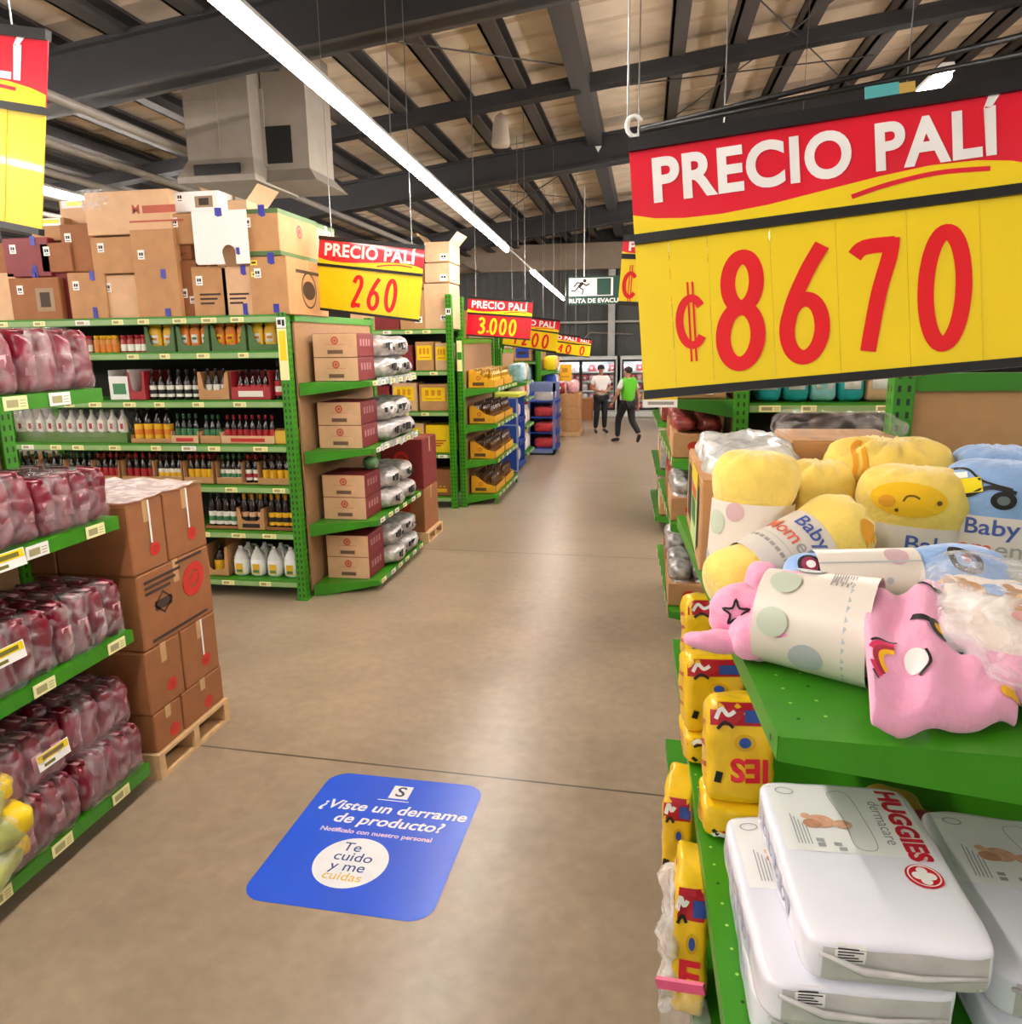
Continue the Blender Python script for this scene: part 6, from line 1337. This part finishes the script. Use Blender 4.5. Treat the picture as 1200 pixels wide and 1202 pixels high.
def wipes(label, c, size, rz, tilt, inv=True, word='IES', red_low=False):
    w_, d, h = size; t = thing('wipes_pack', label, 'wipes pack', M=T(c) @ RZ(rz) @ RX(tilt)); m = MB(); m.puff((w_, d, h), 14, 8, .008, 14, c[1] * 5); pk = m.build('pack_body', WY, t, True, loc=(0, 0, 0))
    F_ = T((0, -d / 2 - .1, 0)) @ FACE_CAM
    m = MB(); y0, y1 = (-h * .46, -h * .2) if red_low else (h * .24, h * .46)
    for i in range(8):
        a, b = -w_ * .46 + w_ * .92 * i / 8, -w_ * .46 + w_ * .92 * (i + 1) / 8; m.add([(a, y0, 0), (b, y0, 0), (b, y1, 0), (a, y1, 0)], [(0, 1, 2, 3)])
    for i in range(3): a = w_ * (.05 + .12 * i); m.add([(a, y0 + h * .03, .001), (a + w_ * .12, y0 + h * .03, .001), (a + w_ * .12, y0 + h * .15, .001), (a, y0 + h * .15, .001)], [(0, 1, 2, 3)], 1)
    m.stroke([(-w_ * .38, y0 + h * .06), (-w_ * .3, y0 + h * .16), (-w_ * .2, y0 + h * .1), (-w_ * .1, y0 + h * .14)], .012, .0012, 2); m.stroke([(-w_ * .36, y0 - h * .03), (-w_ * .24, y0 + h * .03), (-w_ * .12, y0 - h * .02)], .009, .0014, 3)
    decal(pk, m, F_, 'front_band', [WR, WB, PAPER, INK], pk, .0015)
    m = MB(); m.text(word, h * .3, .035, M=T((w_ * .12, -h * .17, .001)) @ RZ(180 if inv else 0)); decal(pk, m, F_, 'red_lettering', SIGNRED, pk, .002)
    m = MB(); cdisc(m, (w_ * .05, h * .08), w_ * .16, 0, h * .08, z=.0005); cdisc(m, (w_ * .05, h * .08), w_ * .09, 1, h * .05, z=.001); m.stroke([(-w_ * .36, -h * .3), (-w_ * .32, -h * .2)], .02, .001, 2, smooth=4); decal(pk, m, F_, 'round_seal', [mat('seal_gold', '#d9a514', .4), WB, INK], pk, .002)
    m = MB()
    for i in range(6): m.stroke([(-d * .3, -h * .3 + h * .1 * i), (d * .3, -h * .26 + h * .1 * i)], h * .05, 0, 0 if i % 2 else 1, smooth=3)
    decal(pk, m, T((-w_ / 2 - .1, 0, 0)) @ FACE_MX, 'side_stripes', [WR, WY], pk, .0012)
    m = MB(); m.box(-w_ * .46, w_ * .46, -.004, .004, -h / 2 - .016, -h / 2 + .01); m.build('seal_edge', WY, t)
    return t
wipes('yellow wipes pack with red upside-down lettering nearest the white nappies', (.29, 2.14, 1.035), (.19, .13, .3), 4, -14, word='IES')
wipes('yellow wipes pack lying low on the shelf edge with red base under the lettered one', (.29, 2.12, .85), (.2, .2, .09), 2, 0, word='', red_low=True)
wipes('yellow wipes pack just behind and left of the nearest lettered one', (.245, 2.52, 1.03), (.2, .14, .26), 8, -10, word='')
wipes('yellow wipes pack under the one just behind the nearest lettered pack', (.25, 2.5, .86), (.2, .2, .1), 4, 0, word='')
wipes('yellow wipes pack with red lettering farthest back under the pink blanket end', (.28, 2.92, 1.1), (.23, .15, .26), 5, -12, word='IES')
wipes('yellow wipes pack at shelf level beneath the farthest lettered pack', (.28, 2.92, .885), (.23, .2, .16), 3, 0, word='')
wipes('yellow pack with red stripe bulging over the aisle below the shelf lip', (.165, 2.0, .52), (.1, .24, .42), -4, -4, word='IES', inv=False)
wipes('yellow and red pack tucked behind the bulging striped one', (.15, 2.38, .6), (.1, .22, .34), -8, 0, word='')
m = MB(); m.puff((.05, .2, .4), 18, 3, .03, 16, 7); tag(m.build('plastic_bag', film('white_bag_film', '#f4f2f2', .35, .85), None, True, loc=(.105, 1.98, .5)), 'crumpled white plastic bag hanging beside the red striped yellow pack', 'plastic bag')
t = thing('zip_bag', 'clear zip bag with a pink zip strip at the bottom of the frame', 'plastic bag', (.13, 1.58, .66), -20); m = MB(); m.box(-.065, .055, -.006, .006, .03, .055); m.M = RY(-14); m.build('pink_zip', mat('pink_zip', '#d9557f', .4), t, M=RY(-16)); m = MB(); m.M = T((0, 0, -.12)); m.puff((.12, .08, .3), 10, 3, .015, 12, 3); m.build('bag_film', FILM, t, True)
m = MB(); m.puff((.16, .14, .13), 10, 3, .012, 12, 9); m.box(-.07, .07, -.075, -.06, .0, .06, 1); tag(m.build('nappy_pack', [mat('dull_gold_pack', '#b9973a', .4), WR], None, True, loc=(.72, 2.1, .875)), 'small dull gold pack with red band in the shade behind the white nappies', 'pack')

# ------------------------------------------------------------------ goods farther down the right side
REDB = mat('red_printed_bags', '#8d3a34', .4, var=.5, scale=12)
for (z, y0, y1, mt, lab, bm, bl) in ((.362, 5.3, 6.0, KRAFT, 'kraft carton with red round mark under silver bags on the lowest right end shelf', SILV, 'striped silver bag heaped in the kraft carton on the lowest right end shelf'),
                            (.982, 5.3, 6.0, KRAFT, 'kraft carton of silver bags on the third right end shelf', SILV, 'silver bag in the carton on the third right end shelf'),
                            (1.422, 5.3, 6.0, KRAFT, 'kraft carton of red bags on the second right end shelf', REDB, 'dark red bag in the carton on the second right end shelf'),
                            (.362, 6.1, 6.8, KRAFT3, 'brown carton at the far end of the lowest right end shelf', SILV, 'silver bag at the far end of the lowest right end shelf'), (.982, 6.1, 6.8, KRAFT3, 'brown carton at the far end of the third right end shelf', REDB, 'dark red bag at the far end of the third right end shelf'), (1.422, 6.1, 6.8, KRAFT3, 'brown carton at the far end of the second right end shelf', REDB, 'dark red bag at the far end of the second right end shelf')):
    t, sx, sy, sz = carton(lab, .19, .53, y0, y1, z, z + .16, mt, tape=False)
    m = MB(); m.disc((0, .0), .05, .0006, 18, ry=.035); m.build('red_emblem', REDPRINT, t, M=T((-.02, -sy / 2 - .0015, sz * .5)) @ FACE_CAM)
    if y0 < 6: sticker(t, T((.12, -sy / 2 - .002, sz * .35)) @ FACE_CAM, .08, .06)
    n_ = 3 if z > 1.4 else 4
    for i in range(4):
        o = None
        m = MB(); m.puff((.16, .3, .12 if z < 1.4 else .1), 8, 3, .014, 14, i + z * 7)
        o = m.build('foil_bag', bm, None, True, loc=(.275 + .165 * (i % 2), y0 + .2 + .32 * (i // 2), z + .22)); tag(o, bl, 'bag', bl + 's')
        m2 = dup(o, loc=(.275 + .165 * (i % 2), y0 + .2 + .32 * (i // 2), z + .13)) if z < 1.4 else None
t, sx, sy, sz = carton('kraft carton with white sticker on the top shelf just below the big price sign', .2, .53, 5.3, 5.9, 1.822, 2.0, KRAFT, tape=False); sticker(t, T((.03, -sy / 2 - .002, sz * .5)) @ FACE_CAM, .14, .07)
m = MB(); m.box(-.1, .1, -.045, .045, 0, .003); m.box(-.1, .1, .0, .045, .003, .004, 1); m.box(-.08, -.02, .01, .032, .004, .005, 2); m.box(-.07, .08, -.03, -.012, .003, .004, 3); tag(m.build('price_ticket', [PAPER, YELLOW, INK, TGY], None, M=T(at(775, 469, 4.6)) @ FACE_CAM), 'white and yellow price ticket hanging just under the corner of the big sign', 'price ticket')
m = MB(); p = at(775, 463, 4.6); m.box(p.x - .008, p.x + .3, 4.595, 5.2, p.z + .0, p.z + .008); tag(m.build('ticket_arm', WHITE, None), 'white arm carrying the price ticket under the corner of the big sign', 'bracket')
TQ = mat('turquoise_pack', '#25a7a9', .35, var=.25, scale=8); TQ2 = mat('pale_turquoise_pack', '#8fd0d2', .35, var=.2, scale=8)
for i in range(7):
    x = .72 + .17 * i; mt = (TQ, TQ, TQ2, TQ, KRAFT2, TQ, TQ)[i]
    m = MB(); m.puff((.165, .3, .24), 8, 5, .006, 12, i); m.box(-.05, .05, -.153, -.146, -.04, .05, 1); tag(m.build('nappy_pack', [mt, WHITE], None, True, loc=(x + .08, 5.42, 1.922)), ('turquoise', 'turquoise', 'pale turquoise', 'turquoise', 'tan', 'turquoise', 'turquoise')[i] + ' nappy pack on the shelf below the big sign, ' + ('at the green upright', 'second from the green upright', 'third from the green upright', 'fourth from the green upright', 'fifth from the green upright', 'sixth from the green upright', 'seventh from the green upright')[i], 'nappy pack', 'turquoise nappy packs below the big sign')
for k, z in enumerate((.2, .75, 1.3, 1.8)):
    for i in range(3):
        m = MB(); m.box(-.17, .17, -.25, .25, 0, .3, c=.02); m.box(-.172, -.17, -.18, .18, .06, .24, 1)
        tag(m.build('goods_box', [(KRAFT, GP, REDB, CREAM)[(i + k) % 4], (WP, LGREEN, LYEL, RP)[(i + k * 2) % 4]], None, loc=(.36, 9.2 + .56 * i, z + .002)), 'boxed goods on the %s of the far right end shelf, %s' % (('lowest level', 'third level', 'second level', 'top level')[k], ('nearest the camera side', 'in the middle', 'at its far end')[i]), 'box', 'boxed goods on the far right end shelf')
# cartons topping the right gondola
for i in range(5):
    carton('%s carton on top of the right gondola, %s' % (('kraft', 'pale', 'brown')[i % 3], ('first from the aisle', 'second from the aisle', 'third from the aisle', 'fourth from the aisle', 'fifth from the aisle')[i]), .7 + .45 * i, 1.12 + .45 * i, 5.25, 5.7, 2.302, 2.302 + (.3, .36, .28, .4, .32)[i], (KRAFT, KRAFT2, KRAFT3)[i % 3], 'cartons on the right gondola')
